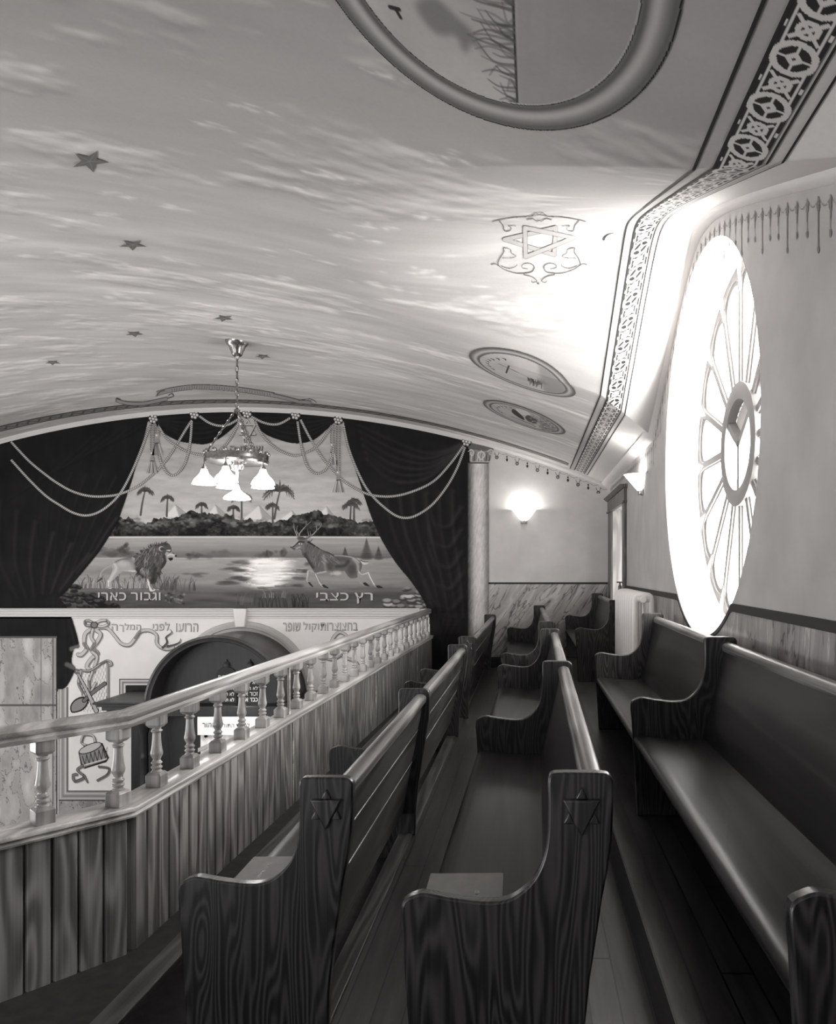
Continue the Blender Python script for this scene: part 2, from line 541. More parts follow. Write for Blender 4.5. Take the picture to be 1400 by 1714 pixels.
M_carpet = plain('grey_floor_cloth', 66, 0.9, 0.2, var=6, scale=14)
M_riser = wood('dark_riser', 14, 30, 'y', 0.5)
fl = MB().box(-0.75, 0.46, -1.5, YF, -0.22, FM).build('floor', M_planks, smooth=False); struct(fl)
o = MB().prism([(-0.75, -1.5), (-0.75, YF), (-1.60, YF), (-1.83, 3.35), (-4.69, -0.11), (-4.69, -1.5)], lambda x, y: (x, y, -0.36), lambda x, y: (x, y, FL)).build('floor_lower_tier', M_carpet, smooth=False); struct(o)
o = MB().box(0.46, XW, -1.5, YF, -0.10, FR).build('floor_upper_tier', M_planks, smooth=False); struct(o)
o = MB().box(-0.775, -0.69, -1.5, YF - 0.02, FM, FM + 0.012).build('trim_1', wood('step_nosing', 50, 96, 'y', 0.35), bevel=0.005); struct(o)
o = MB().box(0.452, 0.46, -1.5, YF, 0.001, FR).build('trim_2', M_riser, smooth=False); struct(o)
o = MB().box(XL, -1.3, -3.0, YF, HALL - 0.1, HALL).build('floor_hall', plain('hall_floor', 120, 0.5)); struct(o)

# ceiling: a shallow vault with a gabled dormer rising over the rose window; painted sky
gx = np.concatenate([np.linspace(XL, -1.5, 300, endpoint=False), np.linspace(-1.5, XW, 240)])
gy = np.concatenate([np.linspace(-2.0, 2.2, 120, endpoint=False), np.linspace(2.2, 8.0, 500, endpoint=False), np.linspace(8.0, YF, 170)])
GX, GY = np.meshgrid(gx, gy)
GZ = ceil_z(GX, GY)
streak = fbm(GX / 0.75, GY / 0.13, 3, 4) - 0.5
streak2 = fbm(GX / 1.9 + 5, GY / 0.45 + 3, 11, 4) - 0.5
cum = fbm(GX / 0.9 + 2, GY / 0.36 + 7, 23, 5, 0.55)
cum_b = fbm(GX / 0.9 + 2, (GY - 0.05) / 0.36 + 7, 23, 5, 0.55)
edge = np.clip((cum - cum_b) * 7, -0.5, 1) * sstep(0.50, 0.62, cum)
cv = 164 + 30 * sstep(2.6, 6.0, GY) + 40 * streak * sstep(3.0, 6.0, GY) + 26 * streak2 + 30 * edge + 10 * sstep(0.55, 0.75, cum)  # base tone lightens away from the camera: light falloff put into the sky paint
# painted cumulus banks: lit crests with soft grey undersides
rc = random.Random(21)
for bx, by, ln in ((545, 296, 70), (500, 322, 50), (640, 384, 46), (590, 400, 60), (715, 368, 40), (700, 462, 70), (640, 482, 60), (750, 520, 40), (425, 186, 60), (360, 214, 50), (200, 330, 40), (190, 365, 36), (300, 352, 30),
                   (230, 452, 44), (330, 470, 40), (400, 492, 44), (210, 500, 40), (300, 440, 30), (480, 470, 40), (540, 520, 50), (770, 272, 50), (740, 276, 30), (640, 128, 50), (870, 520, 44), (600, 560, 60), (460, 560, 50), (720, 590, 50)):
    P0 = ceil_hit(np.array(bx), np.array(by), 0.0); k_ = float(P0[1]) / F
    for q in range(max(8, ln // 4)):
        ox = rc.gauss(0, 0.42) * ln * k_; hgt = abs(rc.gauss(0, 1)) * max(0.0, 1 - abs(ox) / (ln * k_)) * 7 * k_ * P0[1] / max(CZ * 0 + (P0[2] - CZ), 0.5)
        sx, sy = rc.uniform(5, 10) * k_, rc.uniform(2.2, 3.6) * k_ * P0[1] / max(P0[2] - CZ, 0.5)
        cx_, cy_ = P0[0] + ox, P0[1] - hgt
        i0, i1 = np.searchsorted(gx, (cx_ - 3 * sx, cx_ + 3 * sx)); j0, j1 = np.searchsorted(gy, (cy_ - 4 * sy, cy_ + 6 * sy))
        if i1 <= i0 or j1 <= j0: continue
        w = (slice(j0, j1), slice(i0, i1)); dx_ = (GX[w] - cx_) / sx; dy_ = (GY[w] - cy_) / sy
        g_ = np.exp(-dx_ ** 2) * np.where(dy_ < 0, np.exp(-(dy_ * 1.7) ** 2), np.exp(-(dy_ * 0.6) ** 2))
        cv[w] = cv[w] + (np.where(dy_ < 0.6, 20, 9)) * g_ * np.clip((236 - cv[w]) / 50, 0, 1)
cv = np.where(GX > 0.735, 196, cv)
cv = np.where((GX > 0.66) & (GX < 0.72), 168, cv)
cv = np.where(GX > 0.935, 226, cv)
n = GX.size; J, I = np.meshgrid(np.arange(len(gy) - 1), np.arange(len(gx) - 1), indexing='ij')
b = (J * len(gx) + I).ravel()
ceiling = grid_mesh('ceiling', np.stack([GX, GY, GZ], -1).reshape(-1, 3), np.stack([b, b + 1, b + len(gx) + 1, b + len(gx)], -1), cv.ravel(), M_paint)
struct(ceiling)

# front wall (behind the mural) and its mouldings
xs = np.linspace(XL, XW + 0.5, 80)
pts = [(XL, HALL), (XW + 0.5, HALL)] + [(x, float(ceil_z(min(x, XW), YF)) + (0.1 if x > XW else 0.02)) for x in xs[::-1]]
o = MB().prism(pts, lambda x, z: (x, YF, z), lambda x, z: (x, YF + 0.25, z)).build('wall_front', M_frontplaster, smooth=False); struct(o)
# pale wall around the ark
o = MB().box(XL, -0.95, YF - 0.004, YF + 0.02, HALL, fp(0, 1019).z).build('wall_front_lower', M_lowerwall, smooth=False); struct(o)
# crown moulding along the vault
rings = []
for x in np.linspace(XL, XW, 70):
    z = float(ceil_z(x, YF - 0.02))
    rings.append([(x, YF, z - 0.066), (x, YF - 0.02, z - 0.066), (x, YF - 0.03, z - 0.045), (x, YF - 0.055, z - 0.03), (x, YF - 0.065, z + 0.03), (x, YF, z + 0.03)])
o = MB().loft(rings).build('trim_3', plain('crown_paint', 208, 0.7), angle=50); struct(o)

# right wall with the round opening and the doorway
DY0, DY1, DZ = 9.82, 11.2, CZ + 0.883
bm = bmesh.new()
ys = np.linspace(-2.0, YF, 140)
outer = [(-2.0, FR - 0.3), (DY0, FR - 0.3), (DY0, DZ), (DY1, DZ), (DY1, FR - 0.3), (YF, FR - 0.3)]
outer += [(y, float(ceil_z(XW, y)) + 0.005) for y in ys[::-1]]
loop = [bm.verts.new((XW, y, z)) for y, z in outer]
edges = [bm.edges.new((loop[i], loop[(i + 1) % len(loop)])) for i in range(len(loop))]
NC = 128
hole = [bm.verts.new((XW, WYC + WR * math.cos(2 * math.pi * k / NC), WZC + WR * math.sin(2 * math.pi * k / NC))) for k in range(NC)]
edges += [bm.edges.new((hole[i], hole[(i + 1) % NC])) for i in range(NC)]
bmesh.ops.triangle_fill(bm, use_beauty=True, use_dissolve=False, edges=edges)
me = bpy.data.meshes.new('wall_right'); bm.to_mesh(me); bm.free()
me.materials.append(M_grayplaster); o = link(bpy.data.objects.new('wall_right', me)); struct(o)
# white moulding where wall and vault meet
rings = []
for y in np.linspace(-2, YF - 0.05, 160):
    z = float(ceil_z(XW, y))
    rings.append([(XW, y, z - 0.045), (XW - 0.012, y, z - 0.045), (XW - 0.05, y, z - 0.03), (XW - 0.075, y, z - 0.02), (XW - 0.11, y, z + 0.02), (XW, y, z + 0.03)])
o = MB().loft(rings).build('trim_4', M_white, angle=60); struct(o)

# rose window: splayed white reveal, tracery of sixteen petals round a hub, milk glass
win = bpy.data.objects.new('window_1', None); COL.objects.link(win); struct(win)
XP = 1.56
rv = []
for k in range(NC):
    a = 2 * math.pi * k / NC
    rv.append([(XW - 0.004, WYC + WR * math.cos(a), WZC + WR * math.sin(a)), (XW + 0.05, WYC + (WR - 0.02) * math.cos(a), WZC + (WR - 0.02) * math.sin(a)),
               (XW + 0.2, WYC + (WR - 0.055) * math.cos(a), WZC + (WR - 0.055) * math.sin(a)), (XP + 0.05, WYC + (WR - 0.075) * math.cos(a), WZC + (WR - 0.075) * math.sin(a))])
rv.append(rv[0])
MB().loft(rv, cap=False, closed=False).build('window_reveal', M_white, win)
M_tracery = plain('grey_window_joinery', 140, 0.5, 0.4)
R1 = WR - 0.07
def wp(r, a, x): return (x, WYC + r * math.cos(a), WZC + r * math.sin(a))
tr = MB(); HALF = math.pi / 16
for k in range(16):
    a0 = (k + 0.5) * math.pi / 8
    inn, out = [], []
    bar = 0.042
    def halfang(r): return max(HALF - bar / r, 0.01)
    rt = 1.13
    for s in np.linspace(-1, 1, 7): inn.append((0.455, a0 + s * halfang(0.455))); out.append((0.40, a0 + s * HALF))
    for r in np.linspace(0.5, rt, 10): inn.append((r, a0 + halfang(r))); out.append((r, a0 + HALF))
    for s in np.linspace(0.1, 0.9, 9):
        th = s * math.pi; inn.append((rt + 0.125 * math.sin(th), a0 + halfang(rt) * math.cos(th))); out.append((R1, a0 + HALF * (1 - 2 * s)))
    for r in np.linspace(rt, 0.5, 10): inn.append((r, a0 - halfang(r))); out.append((r, a0 - HALF))
    mid = [(p[0] + (q[0] - p[0]) * 0.35, p[1] + (q[1] - p[1]) * 0.35) for p, q in zip(inn, out)]
    deep = [(p[0] + (q[0] - p[0]) * 0.0, p[1]) for p, q in zip(inn, out)]
    rings = [[wp(r, a, XP + 0.05) for r, a in inn], [wp(r, a, XP + 0.018) for r, a in inn], [wp(r, a, XP + 0.012) for r, a in mid],
             [wp(r, a, XP) for r, a in mid], [wp(r, a, XP) for r, a in out]]
    tr.loft(rings, cap=False)
tr.build('window_tracery', M_tracery, win, angle=30)
hb = MB()
rings = []
for r, x in ((0.455, XP + 0.05), (0.455, XP - 0.02), (0.40, XP - 0.03), (0.335, XP - 0.02), (0.33, XP + 0.05)):
    rings.append([wp(r, 2 * math.pi * k / 48, x) for k in range(48)])
hb.loft(rings, cap=False)
for ang in (math.radians(35), math.radians(145), math.radians(270)):
    c, s = math.cos(ang), math.sin(ang); w = 0.026
    vs = [(x, WYC + c * r - s * q, WZC + s * r + c * q) for x in (XP - 0.01, XP + 0.05) for r, q in ((0, -w), (0.34, -w), (0.34, w), (0, w))]
    hb.add(vs, [(0, 1, 2, 3), (7, 6, 5, 4), (0, 4, 5, 1), (1, 5, 6, 2), (2, 6, 7, 3), (3, 7, 4, 0)])
hb.build('window_hub', M_tracery, win, angle=30)
gl = MB(); gl.add([wp(R1 + 0.01, 2 * math.pi * k / 64, XP + 0.055) for k in range(64)], [tuple(range(64))])
gl.build('window_pane', emit('milk_glass_daylight', 250, WINDOW_POWER), win, smooth=False)
M_vent = plain('vent_leaf_white', 222, 0.6)      # opened leaves, seen as greyer glass
for (r0, r1, a0, a1) in ((0.0, 0.33, math.radians(38), math.radians(142)), (0.5, 1.16, math.radians(137.5), math.radians(152)), (0.5, 1.16, math.radians(207), math.radians(221))):
    v = MB(); N = 10
    arc = [wp(r1, a0 + (a1 - a0) * k / N, XP + 0.05) for k in range(N + 1)]
    v.add(([wp(max(r0, 0.02), (a0 + a1) / 2, XP + 0.05)] if r0 < 0.1 else [wp(r0, a1, XP + 0.05), wp(r0, a0, XP + 0.05)]) + arc, [tuple(range(N + (2 if r0 < 0.1 else 3)))])
    v.build('vent_leaf', M_vent, win, smooth=False)

# dado painted as marble below a dark line
hz = math.sqrt(WR ** 2 - (WZC - DADO) ** 2)
a0 = math.asin((DADO - WZC) / WR)
arc = [(WYC + (WR + 0.0) * math.cos(t), WZC + WR * math.sin(t)) for t in np.linspace(a0, -math.pi - a0, 30)]
YD = 9.6
poly = [(-2.0, FR), (YD, FR), (YD, DADO)] + arc + [(-2.0, DADO)]
x1, x2 = XW - 0.006, XW + 0.01
o = MB().prism(poly, lambda y, z: (x1, y, z), lambda y, z: (x2, y, z)).build('trim_5', M_marble_r, smooth=False); struct(o)
ln = [(YD, DADO)] + arc + [(-2.0, DADO)]
sec = []
for i, (y, z) in enumerate(ln):
    onarc = 0 < i < len(ln) - 1
    c = Vector((0, y - WYC, z - WZC)).normalized() if onarc else Vector((0, 0, -1))
    if i in (1, len(ln) - 2): c = Vector((0, 0.25 if i == 1 else -0.25, -0.5)).normalized() * 1.1
    w = 0.05 if not onarc or i in (1, len(ln) - 2) else 0.03
    sec.append([(x1 - 0.006, y, z), (x1 - 0.006, y + c.y * w, z + c.z * w), (x2, y + c.y * w, z + c.z * w), (x2, y, z)])
o = MB().loft(sec).build('trim_6', M_darktrim, smooth=False); struct(o)
o = MB().box(-0.66, XW, YF - 0.008, YF, FR - 0.2, DADO - 0.03).build('trim_7', M_marble_f, smooth=False); struct(o)
o = MB().box(-0.66, XW, YF - 0.014, YF, DADO - 0.03, DADO).build('trim_8', M_darktrim, smooth=False); struct(o)
o = MB().box(-0.72, XW, YF - 0.03, YF, FL, 0.17).build('baseboard_front', M_base, bevel=0.006); struct(o)
o = MB().box(XW - 0.025, XW, -2, YD, FR, FR + 0.15).build('baseboard_right', M_base, bevel=0.006); struct(o)
o = MB().box(XW - 0.008, XW, 11.57, YF, FR, DADO - 0.03).build('trim_9', M_marble_r, smooth=False); struct(o)
o = MB().box(XW - 0.014, XW, 11.57, YF, DADO - 0.03, DADO).build('trim_10', M_darktrim, smooth=False); struct(o)

# tall deep window recess in the right wall, beyond the radiator
door = bpy.data.objects.new('window_2', None); COL.objects.link(door); struct(door)
c = MB()
c.box(XW - 0.035, XW + 0.0, 9.6, DY0, FR, DZ); c.box(XW - 0.035, XW + 0.0, DY1, 11.57, FR, DZ)
c.build('window_casing', M_doorwood, door, bevel=0.006)
h = MB(); h.box(XW - 0.04, XW, 9.58, 11.59, DZ, DZ + 0.17); h.box(XW - 0.055, XW, 9.56, 11.61, DZ - 0.02, DZ + 0.005)
h.prism([(XW, DZ + 0.17), (XW - 0.05, DZ + 0.17), (XW - 0.075, DZ + 0.19), (XW - 0.10, DZ + 0.215), (XW, DZ + 0.215)], lambda x, z: (x, 9.53, z), lambda x, z: (x, 11.64, z))
h.build('window_head', M_doorwood, door, bevel=0.004)
j = MB(); j.box(XW, XW + 0.42, DY1, DY1 + 0.03, FR, DZ); j.box(XW, XW + 0.42, DY0 - 0.03, DY0, FR, DZ); j.box(XW, XW + 0.42, DY0, DY1, DZ, DZ + 0.03)
j.build('window_jamb', M_jamb, door, smooth=False)
j = MB(); j.box(XW, XW + 0.44, DY0, DY1, FR - 0.03, FR + 0.06); j.build('window_sill', M_white, door, bevel=0.006)
f = MB()
for y in (DY0 + 0.03, (DY0 + DY1) / 2, DY1 - 0.03): f.box(XW + 0.37, XW + 0.40, y - 0.03, y + 0.03, FR + 0.06, DZ)
for z in (FR + 0.10, (FR + DZ) / 2, DZ - 0.04): f.box(XW + 0.372, XW + 0.398, DY0, DY1, z - 0.03, z + 0.03)
f.build('window_sash', M_white, door, bevel=0.004)
d = MB(); d.box(XW + 0.40, XW + 0.42, DY0, DY1, FR, DZ); d.build('window_pane', emit('side_window_daylight', 250, SIDE_WINDOW), door, smooth=False)

# ================================================================== GALLERY RAILING
M_rail = wood('oak_railing', 140, 212, 'y', 0.34, 0.5, 0.3, ring=4, wear=0.25)
M_bal = wood('oak_turned', 118, 178, 'z', 0.33, 0.5, 0.4, ring=5)
M_board = wood('oak_beadboard', 96, 168, 'z', 0.42, 0.45, 0.2, ring=8, sc=1.1)
RC = Vector((-1.84, 3.35)); RE = Vector((-1.61, YF - 0.02))
RL = RC + Vector((-0.637, -0.771)) * 4.5
def offs(p, q, c):           # left normals and mitre at the corner
    d1 = (q - p).normalized(); d2 = (c - q).normalized()
    n1 = Vector((-d1.y, d1.x)); n2 = Vector((-d2.y, d2.x))
    m = (n1 + n2).normalized(); m /= max(m.dot(n1), 0.2)
    return n1, m, n2
N1, NM, N2 = offs(RL, RC, RE)
def rail_sweep(mb, prof):
    rings = [[(p.x + n.x * o, p.y + n.y * o, z) for o, z in prof] for p, n in ((RL, N1), (RC, NM), (RE, N2))]
    return mb.loft(rings)
rail = thing('gallery_railing', 'long oak gallery railing with turned balusters above a beadboard front', 'railing', (RC.x, RC.y, FL))
BASE = Vector((RC.x, RC.y, FL))
def local(mb): mb.v = [(x - BASE.x, y - BASE.y, z - BASE.z) for x, y, z in mb.v]; return mb
ZC, ZH = 0.522, 0.872
local(rail_sweep(MB(), [(-0.042, ZH), (-0.046, ZH + 0.018), (-0.036, ZH + 0.03), (-0.05, ZH + 0.042), (-0.052, ZH + 0.056), (-0.036, ZH + 0.07), (-0.012, ZH + 0.078),
      (0.012, ZH + 0.078), (0.036, ZH + 0.07), (0.052, ZH + 0.056), (0.05, ZH + 0.042), (0.036, ZH + 0.03), (0.046, ZH + 0.018), (0.042, ZH)])).build('handrail', M_rail, rail, angle=50)
local(rail_sweep(MB(), [(-0.072, ZC - 0.05), (-0.076, ZC - 0.04), (-0.066, ZC - 0.03), (-0.08, ZC - 0.02), (-0.08, ZC - 0.004), (-0.076, ZC), (0.076, ZC), (0.08, ZC - 0.004), (0.08, ZC - 0.02),
      (0.066, ZC - 0.03), (0.076, ZC - 0.04), (0.072, ZC - 0.05)])).build('cap_rail', M_rail, rail, angle=50)
def boards(p, q, name):
    d = (q - p); L = d.length; d.normalize(); nrm = Vector((-d.y, d.x)); k = max(int(round(L / 0.1)), 1); w = L / k
    mb = MB(); rnd = random.Random(4)
    for i in range(k):
        a, b_ = i * w + 0.003, (i + 1) * w - 0.003
        e = 0.002 + 0.002 * rnd.random()
        sec = [(a, 0.012), (a, 0.044), (a + 0.007, 0.052 + e), (b_ - 0.007, 0.052 + e), (b_, 0.044), (b_, 0.012)]
        mb.prism([s for s in sec], lambda s, o: (p.x + d.x * s - nrm.x * o - BASE.x, p.y + d.y * s - nrm.y * o - BASE.y, 0.0),
                 lambda s, o: (p.x + d.x * s - nrm.x * o - BASE.x, p.y + d.y * s - nrm.y * o - BASE.y, ZC - 0.045 - BASE.z))
    # solid backing behind the boards
    mb.prism([(0, -0.045), (0, 0.03), (L, 0.03), (L, -0.045)], lambda s, o: (p.x + d.x * s - nrm.x * o - BASE.x, p.y + d.y * s - nrm.y * o - BASE.y, -0.3),
             lambda s, o: (p.x + d.x * s - nrm.x * o - BASE.x, p.y + d.y * s - nrm.y * o - BASE.y, ZC - 0.045 - BASE.z))
    return mb.build(name, M_board, rail, angle=25)
boards(RL, RC, 'beadboard_panel'); boards(RC, RE, 'beadboard_panel')
def baluster():
    H = ZH - ZC; w = 0.037
    m = MB()
    m.loft([[(sx * a, sy * a, z) for sx, sy in ((-1, -1), (1, -1), (1, 1), (-1, 1))] for a, z in ((w, 0), (w, 0.058), (w * 0.72, 0.07))])
    m.loft([[(sx * a, sy * a, z) for sx, sy in ((-1, -1), (1, -1), (1, 1), (-1, 1))] for a, z in ((w * 0.66, H - 0.062), (w * 0.98, H - 0.048), (w * 0.98, H))])
    m.lathe([(0.024, 0.066), (0.027, 0.072), (0.018, 0.080), (0.025, 0.088), (0.027, 0.094), (0.018, 0.102), (0.025, 0.110), (0.026, 0.116), (0.018, 0.124), (0.017, 0.130),
             (0.027, 0.150), (0.029, 0.162), (0.026, 0.176), (0.0225, 0.20), (0.0195, 0.235), (0.0185, 0.262), (0.026, 0.268), (0.026, 0.274), (0.019, 0.279), (0.023, 0.290)], n=14)
    return m
def at_rail(p, q, s): d = (q - p).normalized(); return p + d * s
spots = [(RC + Vector((-0.015, -0.015)), math.atan2(N2.y, N2.x) - 0.2)]
k = 0.285
while k < (RE - RC).length - 0.1: spots.append((at_rail(RC, RE, k), math.atan2(N2.y, N2.x))); k += 0.3365
k = 0.32
while k < 1.4: spots.append((at_rail(RC, RL, k), math.atan2(N1.y, N1.x))); k += 0.3365
b0 = None
for p, a in spots:
    if b0 is None: b0 = o = baluster().build('baluster', M_bal, rail, bevel=0.002)
    else: o = b0.copy(); COL.objects.link(o); o.parent = rail
    o.location = (p.x - BASE.x, p.y - BASE.y, ZC - BASE.z); o.rotation_euler.z = a
for s in (2.06, 4.66, 7.2):
    p = at_rail(RC, RE, s); m = MB().box(p.x + 0.02, p.x + 0.036, p.y - 0.014, p.y + 0.014, ZC - 0.02, ZH + 0.07)
    m.box(p.x + 0.055, p.x + 0.063, p.y - 0.012, p.y + 0.012, FL + 0.01, ZC - 0.05)
    local(m).build('joint_strip', M_rail, rail, bevel=0.003)

# foot rest along the front
o = MB().box(-0.05, 0.05, 0, 9.2, 0.0, 0.03).box(-0.03, 0.03, 0.0, 0.05, -0.10, 0.0).box(-0.03, 0.03, 3.0, 3.05, -0.10, 0).box(-0.03, 0.03, 6.0, 6.05, -0.10, 0).box(-0.03, 0.03, 9.1, 9.15, -0.10, 0).build('foot_rest', wood('foot_rest_wood', 60, 104, 'y', 0.45), bevel=0.006)
o.location = (-1.50, 2.3, FL + 0.101); o.rotation_euler.z = math.atan2(-0.12, 9.0)
tag(o, 'narrow wooden foot rest board along the base of the gallery railing', 'foot rest')

# ================================================================== PEWS
M_pew = wood('dark_oak_pew', 14, 68, 'z', 0.36, 0.5, 0.4, ring=24, sc=1.25, coat_rough=0.2)
M_pewy = wood('dark_oak_long', 22, 50, 'y', 0.34, 0.5, 0.3, ring=5, coat_rough=0.22)
M_plank = wood('oak_plank_back', 32, 74, 'y', 0.34, 0.5, 0.3, ring=5, coat_rough=0.22)
M_seat = wood('polished_seat', 26, 52, 'y', 0.36, 0.2, 0.08, ring=4, coat_rough=0.12)
M_star = wood('raised_star_oak', 26, 84, 'z', 0.34, 0.5, 0.4, ring=20, sc=1.25, coat_rough=0.2)
M_railp = wood('worn_top_rail', 74, 138, 'y', 0.30, 0.5, 0.4, ring=5, wear=0.7)
def Z(py): return 1.01 - (py - 1289) / 588.0
def Xl(px): return (px - 1026) / 588.0
arm = catmull([(683, 1496.5), (705, 1488.5), (727, 1491), (755, 1496), (783, 1499.5), (805, 1502), (827, 1502), (846, 1499.5), (862, 1493), (878, 1481), (894, 1463), (906, 1440), (914, 1412), (917.5, 1380)], 3)
END = [(924, 1287.5), (945, 1286.5), (1000, 1286.8), (1014, 1288), (1022, 1292), (1026, 1300), (1026.5, 1330), (1024, 1396), (1017, 1447), (1008, 1493), (998, 1560), (987, 1630), (978, 1720), (976, 1883), (694, 1883), (684, 1700), (679, 1630), (676, 1570), (672, 1530), (672.5, 1512), (676, 1502)] + arm + [(918, 1340), (917, 1305), (918.5, 1293)]
END = [(Xl(a), Z(b)) for a, b in END]
TH = 0.042
def end_panel(name, y, root, star):
    m = MB().prism(END, lambda x, z: (x, -TH / 2, z), lambda x, z: (x, TH / 2, z))
    o = m.build(name, M_pew, root, bevel=0.007, seg=2, angle=30); o.location.y = y
    if star:
        c = Vector((Xl(973), Z(1350))); R = 0.062
        def tip(k, r=R): a = math.pi / 2 + k * math.pi / 3; return (c.x + r * math.cos(a) * 0.98, c.y + r * math.sin(a) * 1.12)
        e = MB()
        tri = [tip(1), tip(3), tip(5)]
        e.prism(tri, lambda x, z: (x, -TH / 2 - 0.016, z), lambda x, z: (x, -TH / 2 + 0.004, z))
        ri = R / math.sqrt(3)
        def ip(k): a = math.pi / 2 + (k + 0.5) * math.pi / 3; return (c.x + ri * math.cos(a) * 0.98, c.y + ri * math.sin(a) * 1.12)
        for k in (0, 2, 4):
            e.prism([tip(k), ip(k), ip(k - 1)], lambda x, z: (x, -TH / 2 - 0.009, z), lambda x, z: (x, -TH / 2 + 0.004, z))
        s = e.build('star_emblem', M_star, o, bevel=0.0045, angle=20)
    return o
SEAT = [(-0.545, 0.405), (-0.573, 0.408), (-0.587, 0.42), (-0.590, 0.434), (-0.580, 0.447), (-0.56, 0.453), (-0.52, 0.451), (-0.42, 0.440), (-0.30, 0.432), (-0.22, 0.434), (-0.17, 0.444), (-0.165, 0.405)]
BACK = [(-0.046, 0.975), (-0.052, 0.90), (-0.064, 0.82), (-0.100, 0.63), (-0.135, 0.45), (-0.165, 0.27), (-0.195, 0.27), (-0.196, 0.43), (-0.188, 0.48), (-0.170, 0.55), (-0.140, 0.65), (-0.102, 0.82), (-0.082, 0.90), (-0.078, 0.975)]
def bar_rail():
    c = (-0.052, 0.958); pts = []
    for k in range(13):
        a = -0.25 + k * (math.pi + 0.5) / 12
        pts.append((c[0] + 0.036 * math.cos(a), c[1] + 0.026 * math.sin(a)))
    return pts + [(-0.085, 0.935), (-0.02, 0.935)]
def make_pew(label, x0, y0, x1, y1, zf, divs, star=True, planked=False, group='dark oak gallery pews', name='pew'):
    rz = math.atan2(-(x1 - x0), (y1 - y0))
    r = thing(name, label, 'pew', (x0, y0, zf), rz, group)
    L = y1 - y0
    end_panel('end_panel', 0.0, r, star)
    cuts = [0.0] + [d - y0 for d in divs] + [L]
    for d in cuts[1:-1]: end_panel('divider_panel', d, r, False)
    end_panel('end_panel', L, r, False)
    for a, b in zip(cuts[:-1], cuts[1:]):
        a += TH / 2 - 0.003; b -= TH / 2 - 0.003
        def ext(sec): return MB().prism(sec, lambda x, z: (x, a, z), lambda x, z: (x, b, z))
        ext(SEAT).build('seat', M_seat, r, angle=40)
        if planked:
            bk = MB().prism(BACK, lambda x, z: (x, a, z), lambda x, z: (x, b, z))
            # raised boards on the rear face leave thin bright joints between them
            zs = [0.93, 0.77, 0.58, 0.28]
            O = BACK[:6]
            def xo(z):
                for (xa, za), (xb, zb) in zip(O[:-1], O[1:]):
                    if zb <= z <= za: return xb + (xa - xb) * (z - zb) / (za - zb)
                return O[-1][0]
            for zt, zb in zip(zs[:-1], zs[1:]):
                sec = [(xo(zt - 0.004) - 0.004, zt - 0.004), (xo(zt - 0.004) + 0.008, zt - 0.005), (xo((zt + zb) / 2) + 0.010, (zt + zb) / 2), (xo(zb + 0.004) + 0.008, zb + 0.005), (xo(zb + 0.004) - 0.004, zb + 0.004)]
                bk.prism(sec, lambda x, z: (x, a, z), lambda x, z: (x, b, z))
            bk.build('backrest', M_plank, r, angle=25)
            for zb in zs[1:-1]:
                MB().box(xo(zb) + 0.004, xo(zb) + 0.011, a, b, zb - 0.004, zb + 0.004).build('bead_strip', M_railp, r, bevel=0.003)
        else:
            ext(BACK).build('backrest', M_pewy, r, angle=40)
        ext(bar_rail()).build('top_rail', M_railp if zf < 0.1 else M_railp, r, angle=50)
    return r
make_pew('near dark oak pew beside the gallery railing, star on its end and plank back', -0.603, 2.55, -0.578, 6.99, FL, [4.42], planked=True)
make_pew('far dark oak pew along the gallery railing, ending at the painted column', -0.555, 7.84, -0.512, 11.6, FL, [], planked=True)
make_pew('nearest middle row dark oak pew, star on its end, book on its seat', 0.24, 2.1, 0.302, 7.1, FM, [4.62])
make_pew('short dark oak pew ending the middle row, against the painted marble wall', 0.295, 8.1, 0.265, 11.65, FM, [], star=False)
make_pew('long dark oak pew against the right wall beneath the round window', 1.19, 1.68, 1.178, 6.45, FR, [4.2], star=False)
make_pew('short dark oak pew in the far right corner beyond the white radiator', 1.18, 9.15, 1.18, 11.65, FR, [], star=False)

# ================================================================== BOOKS
M_cover = plain('grey_book_cover', 122, 0.5, 0.4, var=5, scale=20)
M_page = plain('book_pages', 205, 0.8)
M_gilt = plain('pale_stamped_letters', 200, 0.4)
def make_book(label, x, y, z, w, d, rz, tx):
    b = thing('prayer_book', label, 'book', (x, y, z), rz, 'prayer books on the pews')
    t = 0.026
    m = MB().box(0, w, 0, d, 0, 0.003).box(0, w, 0, d, t - 0.003, t); m.box(w - 0.004, w, 0, d, 0.003, t - 0.003)
    m.build('cover', M_cover, b, bevel=0.0012)
    MB().box(0.006, w - 0.004, 0.005, d - 0.005, 0.003, t - 0.003).build('page_block', M_page, b, smooth=False)
    x0, x1, y0, y1 = tx
    text_mesh('cover_lettering', heb('סדור תפלה'), 0, 0, 1, 1,
              lambda u, v: np.stack([x0 + (x1 - x0) * v, y0 + (y1 - y0) * u, np.full(np.shape(u), t + 0.0006)], -1), M_gilt, b, 0.01)
    return b
make_book('grey prayer book lying on the seat of the near pew beside the railing', -1.185, 2.90, FL + 0.456, 0.175, 0.30, 0.02, (0.085, 0.10, 0.08, 0.23))
make_book('grey prayer book lying on the middle row pew, pale page edges showing', -0.35, 2.37, FM + 0.458, 0.265, 0.31, 0.02, (0.165, 0.185, 0.03, 0.16))

